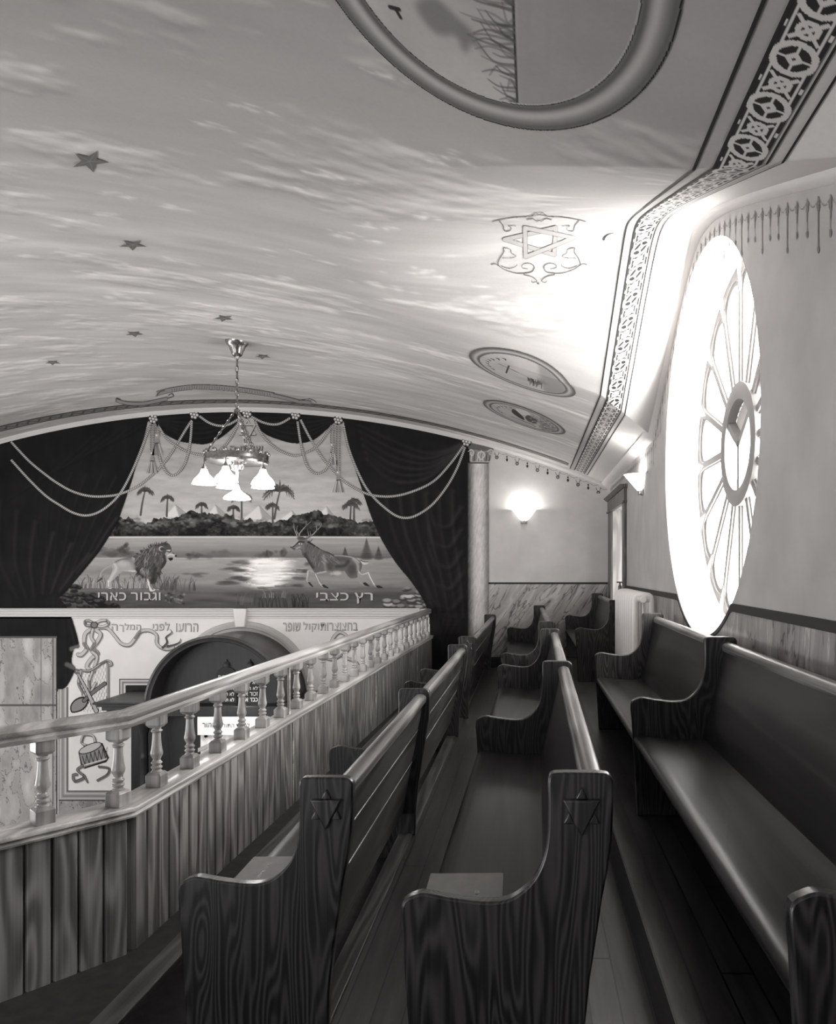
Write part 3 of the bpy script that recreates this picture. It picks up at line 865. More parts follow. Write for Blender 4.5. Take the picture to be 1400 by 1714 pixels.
# ================================================================== RADIATOR
M_rad = plain('white_enamel_radiator', 244, 0.35, 0.5, coat=0.3)
M_brass0 = plain('dull_valve_metal', 110, 0.35, metal=0.7)
rad = thing('radiator', 'white cast iron column radiator against the right wall between two pews', 'radiator', (1.14, 7.3, FR))
ns, pitch = 9, 0.172
top = CZ - 0.24 - FR
def section():
    m = MB(); r = 0.033
    x0, x1 = -0.083, 0.083; zt = top - 0.026
    path = []
    R = 0.05
    for cx, cz, a0 in ((x1 - R, zt - R, 0), (x0 + R, zt - R, 90), (x0 + R, 0.12 + R, 180), (x1 - R, 0.12 + R, 270)):
        for k in range(5):
            a = math.radians(a0 + 22.5 * k); path.append((cx + R * math.cos(a), 0, cz + R * math.sin(a)))
    m.tube(path, 0.034, 10, closed=True)
    m.tube([(0, 0, 0.13), (0, 0, zt - 0.02)], 0.014, 10)
    for zc in (zt - 0.035, 0.165):
        m.tube([(x0 + 0.02, 0, zc), (x1 - 0.02, 0, zc)], 0.036, 12)
    m.lathe([(0.0, -0.052), (0.03, -0.052), (0.036, -0.045), (0.036, 0.045), (0.03, 0.052), (0.0, 0.052)], n=16)
    # turn that last boss so that it points along the row
    nb = 16 * 6
    for i in range(len(m.v) - nb, len(m.v)):
        x, y, z = m.v[i]; m.v[i] = (x + 0.0, z, y + zt - 0.04)
    for x in (x0, x1): m.tube([(x, 0, 0.16), (x, 0, 0.0)], 0.022, 8)
    return m
first = None
for k in range(ns):
    if first is None: first = o = section().build('radiator_section', M_rad, rad)
    else: o = first.copy(); COL.objects.link(o); o.parent = rad
    o.location = (0, 0.04 + k * pitch, 0)
v = MB(); v.tube([(-0.02, 1.62, 0.16), (-0.02, 1.72, 0.16), (-0.02, 1.74, 0.20), (-0.02, 1.74, 1.18)], 0.014, 8)
v.build('supply_pipe', M_rad, rad)
v = MB(); v.lathe([(0.0, 1.13), (0.022, 1.13), (0.026, 1.15), (0.022, 1.19), (0.012, 1.20), (0.012, 1.235), (0.0, 1.235)], c=(-0.02, 1.74, 0), n=12)
v.build('valve', M_brass0, rad)
MB().box(-0.06, 0.02, 1.73, 1.75, 1.228, 1.243).build('valve_handle', M_brass0, rad, bevel=0.006)

# ================================================================== WALL SCONCES
M_glow = emit('lit_opal_glass', 250, 2.6)
M_chrome = plain('brushed_metal', 165, 0.3, 0.5, metal=0.9)
def make_sconce(label, loc, rz):
    s = thing('wall_sconce', label, 'wall lamp', loc, rz, 'cone wall sconces')
    # flared half cone of glass, open at the top; local -y points out of the wall
    prof = [(0.045, 0.0), (0.06, 0.02), (0.12, 0.10), (0.175, 0.175), (0.18, 0.18), (0.17, 0.178), (0.112, 0.098), (0.05, 0.018)]
    m = MB().lathe(prof, (0, -0.008, 0), 24, math.pi, 2 * math.pi, (1.0, 1.15))
    m.build('glass_shade', M_glow, s, angle=50)
    b = MB().box(-0.055, 0.055, -0.016, -0.001, -0.05, 0.14); b.build('back_plate', M_chrome, s, bevel=0.004)
    c = MB().lathe([(0.0, -0.045), (0.036, -0.045), (0.042, -0.035), (0.042, 0.002), (0.0, 0.002)], (0, -0.012, 0), 16, math.pi, 2 * math.pi)
    c.box(-0.012, 0.012, -0.058, -0.045, -0.05, 0.02)
    c.build('socket_cup', M_chrome, s, angle=40)
    l = bpy.data.lights.new('sconce_bulb_light', 'POINT'); l.energy = SCONCE_POWER; l.shadow_soft_size = 0.04; l.color = (1, 0.97, 0.93)
    lo = bpy.data.objects.new('sconce_bulb_light', l); link(lo, s); lo.location = (0, -0.10, 0.16)
    return s
make_sconce('glowing cone wall sconce on the front wall above the marble dado', (at(877.5, 872, YF).x, YF - 0.001, at(877, 872, YF).z), 0.0)
make_sconce('glowing cone wall sconce on the right wall beside the tall recess', (XW - 0.001, 8.25, CZ + (952 - 820) / F * 8.15), -math.pi / 2)

# ================================================================== CHANDELIER
M_brass = plain('old_brass', 150, 0.25, 0.5, metal=0.95, var=20, scale=30)
M_opal = emit('lit_bell_shade', 250, 17.0)
CH = Vector((-3.24, 8.2, 0)); CH.z = float(ceil_z(CH.x, CH.y))
ch = thing('chandelier', 'brass chandelier with lit bell glass shades hanging on chains from the painted ceiling', 'chandelier', (CH.x, CH.y, CH.z))
def chz(py): return CZ + (952 - py) / F * CH.y - CH.z
MB().lathe([(0.0, 0.015), (0.125, 0.012), (0.122, -0.012), (0.10, -0.04), (0.085, -0.06), (0.078, -0.085), (0.066, -0.105), (0.06, -0.13), (0.045, -0.155), (0.025, -0.165), (0.018, -0.19), (0.008, -0.205), (0.0, -0.205)], n=24).build('ceiling_canopy', M_brass, ch)
def chain(mb, a, b, link_l=0.05, r=0.0042, wid=0.011):
    a, b = Vector(a), Vector(b); d = b - a; n = max(int(d.length / (link_l * 0.78)), 2); d.normalize()
    s1 = d.cross(Vector((0, 1, 0)));
    if s1.length < 0.05: s1 = d.cross(Vector((1, 0, 0)))
    s1.normalize(); s2 = d.cross(s1)
    st = (b - a) / n
    for k in range(n):
        c = a + st * (k + 0.5); s = s1 if k % 2 else s2; hl = st.length * 0.62
        pts = []
        for q in range(10):
            th = 2 * math.pi * q / 10
            pts.append(c + d * (hl * math.cos(th)) + s * (wid * math.sin(th)))
        mb.tube(pts, r, 5, closed=True)
    return mb
zr = chz(768); zh = chz(688)
m = chain(MB(), (0, 0, -0.20), (0, 0, zh + 0.03), 0.085, 0.006, 0.016); m.build('main_chain', M_brass, ch)
MB().lathe([(0.0, 0.04), (0.012, 0.035), (0.02, 0.02), (0.034, 0.012), (0.034, 0.0), (0.02, -0.012), (0.012, -0.03), (0.0, -0.035)], (0, 0, zh), 14).build('chain_hub', M_brass, ch)
RR = 0.315
for k in range(3):
    a = math.radians(205 + 120 * k)
    for da in (-0.05, 0.05):
        m = chain(MB(), (0.02 * math.cos(a), 0.02 * math.sin(a), zh), (RR * math.cos(a + da), RR * math.sin(a + da), zr + 0.05), 0.05, 0.004, 0.011)
        m.build('hanging_chain', M_brass, ch)
MB().lathe([(RR - 0.012, -0.045), (RR + 0.006, -0.05), (RR + 0.022, -0.03), (RR + 0.014, -0.005), (RR + 0.02, 0.02), (RR + 0.012, 0.045), (RR - 0.004, 0.05), (RR - 0.014, 0.03), (RR - 0.012, -0.045)], (0, 0, zr), 40).build('ring', M_brass, ch)
m = MB()
for k in range(5):
    a = math.radians(200 + 72 * k); m.tube([(0, 0, zr - 0.06), (RR * 0.5 * math.cos(a), RR * 0.5 * math.sin(a), zr - 0.035), (RR * math.cos(a), RR * math.sin(a), zr)], 0.009, 8)
m.lathe([(0.0, 0.0), (0.05, -0.01), (0.075, -0.05), (0.06, -0.09), (0.02, -0.11), (0.012, -0.20), (0.0, -0.2)], (0, 0, zr - 0.03), 20)
m.build('centre_stem', M_brass, ch)
r0_ = None
for k in range(16):
    a = 2 * math.pi * k / 16
    if r0_ is None: r0_ = r_ = MB().lathe([(0, -0.025), (0.02, -0.018), (0.026, 0), (0.02, 0.018), (0, 0.025)], n=10).build('ring_ornament', M_brass, ch)
    else: r_ = r0_.copy(); COL.objects.link(r_); r_.parent = ch
    r_.location = ((RR + 0.012) * math.cos(a), (RR + 0.012) * math.sin(a), zr + 0.06)
SH = [(0.028, 0.0), (0.034, -0.02), (0.042, -0.045), (0.062, -0.075), (0.088, -0.10), (0.108, -0.128), (0.122, -0.158), (0.126, -0.17), (0.12, -0.166), (0.10, -0.128), (0.08, -0.104), (0.05, -0.075), (0.036, -0.045), (0.024, -0.01)]
for k in range(5):
    a = math.radians(200 + 72 * k); x, y = (RR + 0.02) * math.cos(a), (RR + 0.02) * math.sin(a)
    zt = chz(787)
    s = MB().lathe(SH, (0, 0, 0), 24).build('lamp_shade', M_opal, ch, angle=60); s.location = (x, y, zt)
    f = MB().lathe([(0.0, 0.05), (0.012, 0.05), (0.014, 0.03), (0.026, 0.02), (0.03, 0.0), (0.03, -0.015), (0.0, -0.015)], n=12).tube([(0, 0, 0.05), (0, 0, zr - zt)], 0.007, 6).build('lamp_holder', M_brass, s)
    l = bpy.data.lights.new('chandelier_bulb', 'POINT'); l.energy = CHANDELIER_POWER; l.shadow_soft_size = 0.06; l.color = (1, 0.97, 0.93)
    lo = link(bpy.data.objects.new('chandelier_bulb', l), ch); lo.location = (x, y, zt - 0.19)
s = MB().lathe([(0.022, 0.0), (0.03, -0.02), (0.055, -0.05), (0.095, -0.075), (0.128, -0.10), (0.142, -0.122), (0.14, -0.132), (0.09, -0.134), (0.0, -0.134)], n=24).build('lamp_shade', M_opal, ch, angle=60)
s.location = (0, 0, chz(816))
MB().tube([(0, 0, chz(790) - chz(816)), (0, 0, 0)], 0.009, 8).build('lamp_holder', M_brass, s)

added_chandelier = copy_tree(ch); added_chandelier.location = (-6.55, CH.y, float(ceil_z(-6.55, CH.y)))  # added chandelier, unseen, for more light on front wall and ceiling
added_chandelier['label'] = 'added brass chandelier of lit bell shades, unseen further left over the hall'

# ================================================================== TORAH ARK ON THE FRONT WALL
M_ark = wood('black_walnut_ark', 13, 27, 'z', 0.42, 0.4, 0.1, ring=6, coat_rough=0.3)
M_arkh = plain('dark_varnished_hood', 40, 0.42, 0.5, var=5, coat=0.2)
AX = -4.62; AY = 10.9
AZ = CZ - 2.05          # springing line of the hood
ark = thing('torah_ark', 'tall black wooden ark with a projecting round hood on the front wall below the mural', 'ark', (AX, YF - 0.02, HALL))
def al(mb): mb.v = [(x - AX, y - (YF - 0.02), z - HALL) for x, y, z in mb.v]; return mb
RO = 1.07
def arc_ring(r, y, n=48, a0=0, a1=math.pi): return [(AX + r * math.cos(a0 + (a1 - a0) * k / n), y, AZ + r * math.sin(a0 + (a1 - a0) * k / n)) for k in range(n + 1)]
h = MB()
h.loft([arc_ring(RO - 0.02, YF - 0.02), arc_ring(RO - 0.02, AY + 0.06), arc_ring(RO, AY + 0.05), arc_ring(RO, AY), arc_ring(RO - 0.035, AY - 0.015), arc_ring(RO - 0.06, AY), arc_ring(RO - 0.09, AY + 0.005), arc_ring(RO - 0.10, AY + 0.02), arc_ring(RO - 0.10, YF - 0.05)], cap=False, closed=False)
al(h).build('hood', M_arkh, ark, angle=40)
b = MB(); b.prism([(x, z) for x, _, z in arc_ring(RO - 0.09, 0)], lambda x, z: (x, AY + 0.35, z), lambda x, z: (x, AY + 0.38, z))
al(b).build('tympanum', M_ark, ark, smooth=False)
for sx in (-1, 1):
    e = MB()
    xs_ = sorted((AX + sx * 1.0, AX + sx * 1.62))
    for (dx, z0, z1, dy) in ((0.0, -0.12, -0.04, 0.0), (0.05, -0.04, 0.02, 0.04), (0.10, 0.02, 0.06, 0.08), (0.14, 0.06, 0.09, 0.12), (-0.05, -0.26, -0.12, -0.02)):
        a, c_ = xs_
        if sx < 0: a -= dx
        else: c_ += dx
        e.box(a, c_, AY - dy, YF - 0.03, AZ + z0, AZ + z1)
    al(e).build('entablature', M_ark, ark, bevel=0.008)
bd = MB()
bd.box(AX - 1.5, AX + 1.5, AY + 0.45, YF - 0.03, HALL, AZ - 0.2)
bd.box(AX - 1.02, AX + 1.02, AY + 0.1, AY + 0.45, AZ - 0.16, AZ + 0.0)
al(bd).build('cabinet', M_ark, ark, bevel=0.01)
for sx in (-1.5, -1.12, 1.12, 1.5):
    c_ = MB().lathe([(0.09, 0), (0.09, 0.08), (0.07, 0.1), (0.075, 0.14), (0.06, 0.18), (0.055, 0.9), (0.06, 0.92), (0.05, 0.95), (0.055, 1.0), (0.05, 1.25), (0.08, 1.36), (0.09, 1.42)], (AX + sx, AY + 0.12, AZ - 0.26 - 1.42), 18)
    c_.box(AX + sx - 0.11, AX + sx + 0.11, AY + 0.02, AY + 0.3, HALL, AZ - 0.26 - 1.42)
    al(c_).build('column', M_ark, ark)
lamp_at = (AX + 0.30, AY - 0.30, AZ + 0.34)  # added lamp, unseen behind the handrail, to brighten the ark curtain
lb = MB(); lb.tube([(AX + 0.30 - 0.16, lamp_at[1], lamp_at[2] + 0.03), (AX + 0.30 + 0.16, lamp_at[1], lamp_at[2] + 0.03)], 0.018, 10)
lb.tube([(AX + 0.30, lamp_at[1], lamp_at[2] + 0.03), (AX + 0.30, AY + 0.36, lamp_at[2] + 0.12)], 0.008, 6)
al(lb).build('added_ark_lamp', M_brass, ark)
l = bpy.data.lights.new('added_ark_light', 'SPOT'); l.energy = 38; l.spot_size = 1.9; l.spot_blend = 0.6; l.shadow_soft_size = 0.05
lo = link(bpy.data.objects.new('added_ark_light', l), ark); lo.location = (0.30, lamp_at[1] - (YF - 0.02), lamp_at[2] - HALL); lo.rotation_euler = (0.38, 0, 0)
# tablets of the commandments with white lettering
M_tab = plain('black_tablet', 14, 0.5); M_tabc = plain('dull_gilt_crown', 90, 0.4, metal=0.5); M_let = plain('white_letters', 225, 0.6)
tb = MB()
YT = AY + 0.33
def arkm(Y):
    return lambda u, v: np.stack([AX + np.asarray(u), np.full(np.shape(u), Y), AZ + np.asarray(v)], -1) - np.array([AX, YF - 0.02, HALL])
for cx in (0.02, 0.38):
    pts = [(cx - 0.16, -0.02), (cx + 0.16, -0.02), (cx + 0.16, 0.40)] + [(cx + 0.16 * math.cos(t), 0.40 + 0.16 * math.sin(t)) for t in np.linspace(0.2, math.pi - 0.2, 10)] + [(cx - 0.16, 0.40)]
    t_ = MB().prism(pts, lambda x, z: (AX + x, YT, AZ + z), lambda x, z: (AX + x, YT + 0.02, AZ + z))
    T = al(t_).build('tablet', M_tab, ark, bevel=0.004)
    rows = ['לא תרצח', 'לא תנאף', 'לא תגנב', 'לא תענה', 'לא תחמד'] if cx < 0.2 else ['אנכי ה', 'לא יהיה', 'לא תשא', 'זכור את', 'כבד את']
    for i, rw in enumerate(rows):
        zt = 0.44 - i * 0.088
        text_mesh('lettering', heb(rw), cx - 0.12, -(zt), cx + 0.12, -(zt - 0.058), lambda u, v: arkm(YT - 0.004)(u, -np.asarray(v)), M_let, T, 0.02)
    cr = MB()
    cr.lathe([(0.05, 0.0), (0.055, 0.015), (0.045, 0.03), (0.05, 0.045), (0.02, 0.075), (0.008, 0.08), (0.012, 0.1), (0, 0.115)], (AX + cx, YT, AZ + 0.56), 12)
    al(cr).build('crown', M_tabc, T)
# white curtain in front of the doors
M_curt = plain('white_embroidered_cloth', 232, 0.8, 0.3)
M_curt2 = plain('grey_brocade', 168, 0.8, 0.3, var=14, scale=40)
cut = thing('ark_curtain', 'white embroidered curtain with lettered valance hanging in front of the ark doors', 'curtain', (AX, AY + 0.08, AZ - 1.5))
def cl(mb): mb.v = [(x - AX, y - (AY + 0.08), z - (AZ - 1.5)) for x, y, z in mb.v]; return mb
def cloth(x0, x1, z0, z1, Y, folds, amp):
    m = MB(); n = 80; rings = []
    for j in range(9):
        z = z1 + (z0 - z1) * j / 8
        rings.append([(x0 + (x1 - x0) * k / n, Y - amp * math.sin(folds * 2 * math.pi * k / n + 0.4 * math.sin(j * 0.5)) * (0.4 + 0.6 * j / 8), z) for k in range(n + 1)])
    back = [[(x, y + 0.006, z) for x, y, z in r] for r in rings]
    m.loft([f + b_[::-1] for f, b_ in zip(rings, back)])
    return m
cx0, cx1 = -0.30, 0.86
cl(cloth(AX + cx0 + 0.03, AX + cx1 - 0.03, AZ - 1.05, AZ - 0.30, AY + 0.10, 11, 0.012)).build('curtain_body', M_curt, cut)
cl(cloth(AX + cx0, AX + cx1, AZ - 0.42, AZ - 0.15, AY + 0.06, 3, 0.006)).build('valance', M_curt, cut)
def cum_(Y): return lambda u, v: np.stack([np.asarray(u), np.full(np.shape(u), Y - (AY + 0.08)), AZ - np.asarray(v) - (AZ - 1.5)], -1)
M_ink = plain('grey_embroidery', 84, 0.8)
for (s, a, b_) in (('טהור', -0.22, -0.02), ('לכבוד התורה', 0.03, 0.48), ('נעשית', 0.56, 0.80)):
    text_mesh('embroidered_letters', heb(s), cx0 + 0.30 + a, 0.235, cx0 + 0.30 + b_, 0.305, cum_(AY + 0.048), M_ink, cut, 0.01)
z_ = MB()
zig = [(cx0, -0.62), (cx0 + 0.27, -0.50), (cx0 + 0.50, -0.62), (cx0 + 0.78, -0.48), (cx1, -0.62)]
for (xa, za), (xb, zb) in zip(zig[:-1], zig[1:]):
    z_.prism([(xa, za), (xb, zb), (xb, zb - 0.06), (xa, za - 0.06)], lambda x, z: (AX + x, AY + 0.074, AZ + z), lambda x, z: (AX + x, AY + 0.078, AZ + z))
cl(z_).build('brocade_border', M_curt2, cut, smooth=False)
st = MB()
for cx in (cx0 + 0.12, cx0 + 0.56, cx0 + 1.0):
    R = 0.035
    for ph in (math.pi / 2, -math.pi / 2):
        st.prism([(cx + R * math.cos(ph + k * 2.0944), -0.44 + R * math.sin(ph + k * 2.0944)) for k in range(3)], lambda x, z: (AX + x, AY + 0.070, AZ + z), lambda x, z: (AX + x, AY + 0.073, AZ + z))
cl(st).build('star_motif', plain('dark_star_embroidery', 70), cut, smooth=False)
cr = MB(); pts = []
for k in range(13): a = math.pi + k * math.pi / 12; pts.append((AX + 0.28 + 0.13 * math.cos(a), AY + 0.072, AZ - 0.66 + 0.16 * math.sin(a)))
cr.tube(pts, 0.012, 6)
for k in range(5): cr.tube([(AX + 0.28, AY + 0.072, AZ - 0.8), (AX + 0.17 + 0.055 * k, AY + 0.072, AZ - 0.62 + 0.03 * (k % 2))], 0.008, 5)
cl(cr).build('crown_motif', plain('grey_crown_thread', 150), cut)

# round-arch moulding and keystone on the wall over the ark, and the cornice under the mural
tr_ = MB(); n = 56
WC = CZ - (1130 - 952) / F * YF; RW = 0.87
WC = CZ - (1160 - 952) / F * YF; RW = 1.15
rings = []
for dr, dy in ((-0.16, 0.0), (-0.15, 0.03), (-0.10, 0.035), (-0.09, 0.06), (-0.05, 0.065), (-0.04, 0.04), (0.0, 0.035), (0.01, 0.0)):
    rings.append([(AX + (RW + dr) * math.cos(-0.2 + (math.pi + 0.4) * k / n), YF - 0.004 - dy, WC + (RW + dr) * math.sin(-0.2 + (math.pi + 0.4) * k / n)) for k in range(n + 1)])
o = MB().loft(rings, cap=False, closed=False).build('trim_11', plain('grey_arch_moulding', 172, 0.6), angle=30); struct(o)
kz = fp(0, 1018).z
o = MB().prism([(AX - 0.11, kz), (AX + 0.11, kz), (AX + 0.075, kz - 0.30), (AX - 0.075, kz - 0.30)], lambda x, z: (x, YF - 0.11, z), lambda x, z: (x, YF, z)).build('trim_12', M_lowerwall, bevel=0.012); struct(o)
cz = fp(0, 1018).z; xl_, xr_ = XL, -1.75
co = [(0.0, cz), (-0.075, cz), (-0.08, cz - 0.015), (-0.062, cz - 0.03), (-0.062, cz - 0.045), (-0.045, cz - 0.06), (-0.045, cz - 0.085), (-0.03, cz - 0.1), (-0.03, cz - 0.125), (-0.012, cz - 0.14), (-0.012, cz - 0.165), (0, cz - 0.17)]
o = MB().prism(co, lambda d, z: (xl_, YF - 0.004 + d, z), lambda d, z: (xr_, YF - 0.004 + d, z)).build('trim_13', plain('pale_cornice', 205, 0.6), angle=20); struct(o)

# ================================================================== MURAL ON THE FRONT WALL
rs = random.Random(7)
mural = thing('mural', 'large painted mural of a river landscape with lion and leaping deer between dark curtains', 'mural', (0, 0, 0))
def LY(k): return front_map(YF - 0.006 - 0.0025 * k)
def top(x): return ceil_py(x) + 1.0

# --- landscape
P = Paint(56, 676, 724, 1019, 0.75, 160)
X, Y = P.grid()
sky = 166 + 14 * sstep(740, 850, Y) + 30 * (fbm(X / 70, Y / 9, 31, 4) - 0.5) + 26 * (fbm(X / 24, Y / 7, 37, 4) - 0.5) - 12 * sstep(120, 250, abs(X - 400))
P.c[:] = sky
def pyramid(ax, ay, xl, xr, yb):
    P.poly([(ax, ay), (xr, yb), (xl, yb)], 150, 0.95, 0.8); P.poly([(ax, ay), (ax + (xr - ax) * 0.25, yb), (xl, yb)], 214, 0.9, 1.0)
    P.line([(ax, ay), (xr, yb)], 1.2, 130, alpha=0.7)
for a in ((294, 845, 274, 320, 866), (361, 845, 344, 384, 866), (434, 846, 405, 458, 870), (489, 855, 462, 506, 874), (512, 860, 500, 527, 872), (547, 848, 522, 566, 872)): pyramid(*a)
def palm(x, y, h, r, lean=0.0, dark=62):
    P.line([(x, y), (x - lean * h * 0.6, y + h * 0.5), (x - lean * h, y + h)], 2.2, dark + 10, 3.6, 0.95)
    for k in range(13):
        a = math.radians(-200 + 220 * k / 12); q = r * (0.85 + 0.3 * rs.random())
        ex, ey = x + q * math.cos(a), y + 0.55 * q * math.sin(a) + 0.22 * q * abs(math.cos(a))
        P.line([(x, y), ((x + ex) / 2, (y + ey) / 2 - 0.18 * q), (ex, ey + 0.12 * q)], 3.4, dark + rs.randint(-14, 26), 1.0, 0.9)
        for j in range(4):
            t = 0.45 + 0.15 * j; bx, by = x + (ex - x) * t, y + (ey - y) * t - 0.1 * q
            P.line([(bx, by), (bx + 1.0 * math.cos(a), by + 0.2 * q + 1.5)], 1.3, dark + 8, 0.7, 0.8)
for a in ((243, 822, 40, 14, 0.18), (281, 834, 30, 11, 0.05), (405, 832, 40, 17, 0.0), (469, 822, 46, 27, 0.2), (457, 848, 26, 12, 0), (588, 846, 36, 14, 0.05), (593, 840, 30, 12, 0), (338, 846, 18, 10, 0), (391, 851, 18, 10, 0)): palm(*a)
hedge = 866 + 9 * np.sin(X / 31.0) + 16 * (fbm(X / 16, X * 0 + 2, 5, 3) - 0.5) + 8 * (fbm(X / 6, Y / 9, 8, 2) - 0.5)
m = (Y > hedge) & (Y < 898.5)
dep = (Y - hedge)
leaf = 58 + 95 * (fbm(X / 11, Y / 8, 41, 4) - 0.52) + 60 * (fbm(X / 3.5, Y / 3.0, 43, 3) - 0.5)
P.c = np.where(m, np.clip(leaf - 26 * sstep(16, 34, dep), 16, 150), P.c)
for k in range(46):
    x = rs.uniform(190, 640); y = rs.uniform(869, 886); r = rs.uniform(6, 13)
    for q in range(9):
        a = rs.uniform(3.3, 6.1); P.ell(x + r * math.cos(a) * rs.random(), y + 0.6 * r * math.sin(a) * rs.random(), 2.6, 1.9, rs.randint(84, 140), 0.35, 1.2)
    P.ell(x, y + 6, r, 4, 30, 0.35, 3)
# meadow with a bright far edge, then the bank
fld = 150 + 24 * (fbm(X / 60, Y / 3.2, 51, 4) - 0.5) - 44 * sstep(906, 934, Y)
P.c = np.where((Y >= 898.5) & (Y < 934), fld, P.c)
P.line([(150, 899.2), (400, 898.6), (640, 899.4)], 2.6, 205, alpha=0.9, soft=1.6)
gnd = 132 + 30 * (fbm(X / 50, Y / 5, 61, 4) - 0.5) + 16 * (1 - sstep(934, 960, Y)) - 60 * sstep(972, 1000, Y)
P.c = np.where(Y >= 934, gnd, P.c)
P.line([(100, 934), (300, 934.5), (420, 934)], 1.6, 186, alpha=0.6, soft=1.2)
P.line([(500, 935), (640, 935.5)], 1.4, 176, alpha=0.5, soft=1.2)
for (x, y, w, h, v) in ((190, 925, 34, 12, 72), (208, 918, 10, 10, 60), (318, 930, 12, 6, 70), (330, 932, 18, 5, 80), (372, 924, 14, 4, 92), (380, 928, 44, 5, 96), (440, 930, 10, 5, 76), (475, 926, 8, 8, 70), (450, 927, 8, 6, 74), (600, 932, 48, 4, 86)):
    for q in range(16): P.ell(x + w * rs.gauss(0, 0.45), y + h * rs.gauss(0, 0.4), w * 0.22 + 1, h * 0.22 + 1, v + rs.randint(-12, 14), 0.4, 2)
for (x, h, w) in ((614, 32, 11), (634, 18, 7), (578, 17, 6), (447, 12, 4)):
    for q in range(14):
        t = q / 13; P.ell(x, 935 - h * (1 - t), w * t * 0.9 + 0.8, 2.2, 72 + rs.randint(-10, 10), 0.7, 1.5)
# river
wv = fbm(X / 26, Y / 2.6, 71, 4)
cen = 452 - 8 * sstep(940, 985, Y); half = 50 - 12 * np.abs(Y - 958) / 24 + 34 * (fbm(Y * 0 + 3, Y / 5.0, 77, 3) - 0.5)
wat = np.clip(1.25 - np.abs(X - cen) / np.maximum(half, 6), 0, 1) * sstep(931, 938, Y) * (1 - sstep(972, 992, Y))
wat = np.clip(wat * 1.7 - 0.5 * (wv < 0.45) - 0.1, 0, 1)
P.c = P.c * (1 - wat) + (225 + 50 * (wv - 0.5)) * wat
for (x, y, w, v) in ((395, 952, 26, 74), (400, 968, 22, 62), (385, 976, 30, 70), (330, 962, 20, 84), (505, 956, 14, 72), (500, 968, 16, 80), (498, 980, 18, 76), (400, 942, 20, 90), (520, 944, 12, 82)):
    for q in range(10): P.ell(x + w * rs.gauss(0, 0.4), y + rs.gauss(0, 1.5), w * 0.35, 1.8, v + rs.randint(-10, 16), 0.5, 1.5)
# grasses, rocks and bushes
def grass(x0, x1, y, h, n, v):
    for k in range(n):
        x = rs.uniform(x0, x1); l = h * rs.uniform(0.5, 1.1); d = rs.uniform(-0.4, 0.4) * l
        P.line([(x, y), (x + d * 0.3, y - l * 0.6), (x + d, y - l)], 1.5, v + rs.randint(-22, 30), 0.7, 0.75)
grass(132, 300, 986, 24, 90, 74); grass(268, 330, 988, 22, 26, 62); grass(140, 270, 984, 15, 60, 150); grass(430, 520, 1016, 22, 60, 44); grass(395, 430, 1012, 20, 24, 66); grass(440, 480, 1000, 12, 18, 110)
for k in range(90):
    x = rs.uniform(84, 196); y = 1018 - (1 - abs((x - 115) / 90)) * 44 * rs.random() ** 0.7
    w = rs.uniform(4, 8); P.ell(x, y + 1, w, w * 0.55, 22, 0.8, 1.2); P.ell(x - 0.8, y - 1, w * 0.7, w * 0.32, 64 + rs.randint(-14, 26), 0.75, 1.4)
for k in range(60):
    x = rs.uniform(630, 716); y = rs.uniform(972, 1016)
    if x < 700 - (y - 972) * 1.6: continue
    w = rs.uniform(5, 10); P.ell(x, y + 1.6, w, w * 0.4, 52, 0.8, 1.3); P.ell(x - 0.6, y - 0.6, w * 0.8, w * 0.32, 150 + rs.randint(-30, 50), 0.85, 1.5)
for k in range(60):
    x = rs.gauss(293, 8); y = rs.gauss(1001, 6); P.ell(x, y, 2.2, 1.8, rs.choice((40, 70, 96, 130)), 0.7, 1)
P.line([(310, 1000), (350, 998), (420, 1004)], 8, 118, alpha=0.35, soft=5)
P.a[:] = (Y > ceil_py(X) + 1).astype(float)
P.mesh('river_landscape', LY(0), M_mural, mural)

# --- lion
def zl(pts): return [(150 + x / 7.778, 880 + y / 7.778) for x, y in pts]
P = Paint(158, 900, 302, 994, 0.5)
P.line(zl([(320, 505), (230, 545), (165, 595), (145, 655), (168, 700), (120, 722)]), 3.0, 148, 2.6); P.line(zl([(160, 690), (120, 716), (92, 742)]), 4.2, 66, 1.2)
P.poly(zl(catmull([(330, 670), (385, 655), (388, 720), (405, 775), (440, 800), (432, 822), (385, 810), (370, 770), (352, 720)], 4)), 96)
P.poly(zl(catmull([(850, 690), (815, 700), (812, 760), (836, 820), (880, 838), (912, 834), (895, 806), (868, 790), (872, 720)], 4)), 92)
P.poly(zl([(1015, 415), (1062, 405), (1100, 415), (1082, 450), (1040, 462), (1010, 450)]), 26)
body = [(640, 405), (520, 412), (420, 425), (340, 460), (292, 515), (300, 570), (278, 635), (248, 690), (228, 708), (240, 745), (228, 800), (262, 822), (300, 812), (282, 775), (290, 735), (330, 690), (362, 655), (410, 615), (460, 592), (600, 600), (660, 560)]
P.poly(zl(catmull(body, 5, True)), 150)
P.poly(zl(catmull([(735, 690), (795, 690), (798, 770), (822, 812), (858, 826), (850, 850), (790, 852), (772, 800), (758, 740)], 4)), 176)
mane = [(600, 420), (650, 375), (720, 335), (800, 270), (890, 240), (960, 232), (1010, 222), (1050, 245), (1072, 300), (1062, 345), (1015, 390), (1015, 450), (985, 520), (935, 585), (918, 650), (880, 715), (840, 728), (800, 700), (742, 700), (665, 645), (612, 585), (590, 500)]
P.poly(zl(catmull(mane, 5, True)), 72)
face = [(1010, 330), (1060, 322), (1075, 350), (1110, 360), (1142, 388), (1135, 416), (1105, 420), (1062, 415), (1035, 425), (1050, 455), (1078, 462), (1055, 478), (1020, 465), (992, 430), (985, 380)]
P.poly(zl(catmull(face, 4, True)), 150)
for k in range(40):
    x = 598 + rs.random() * 440; 
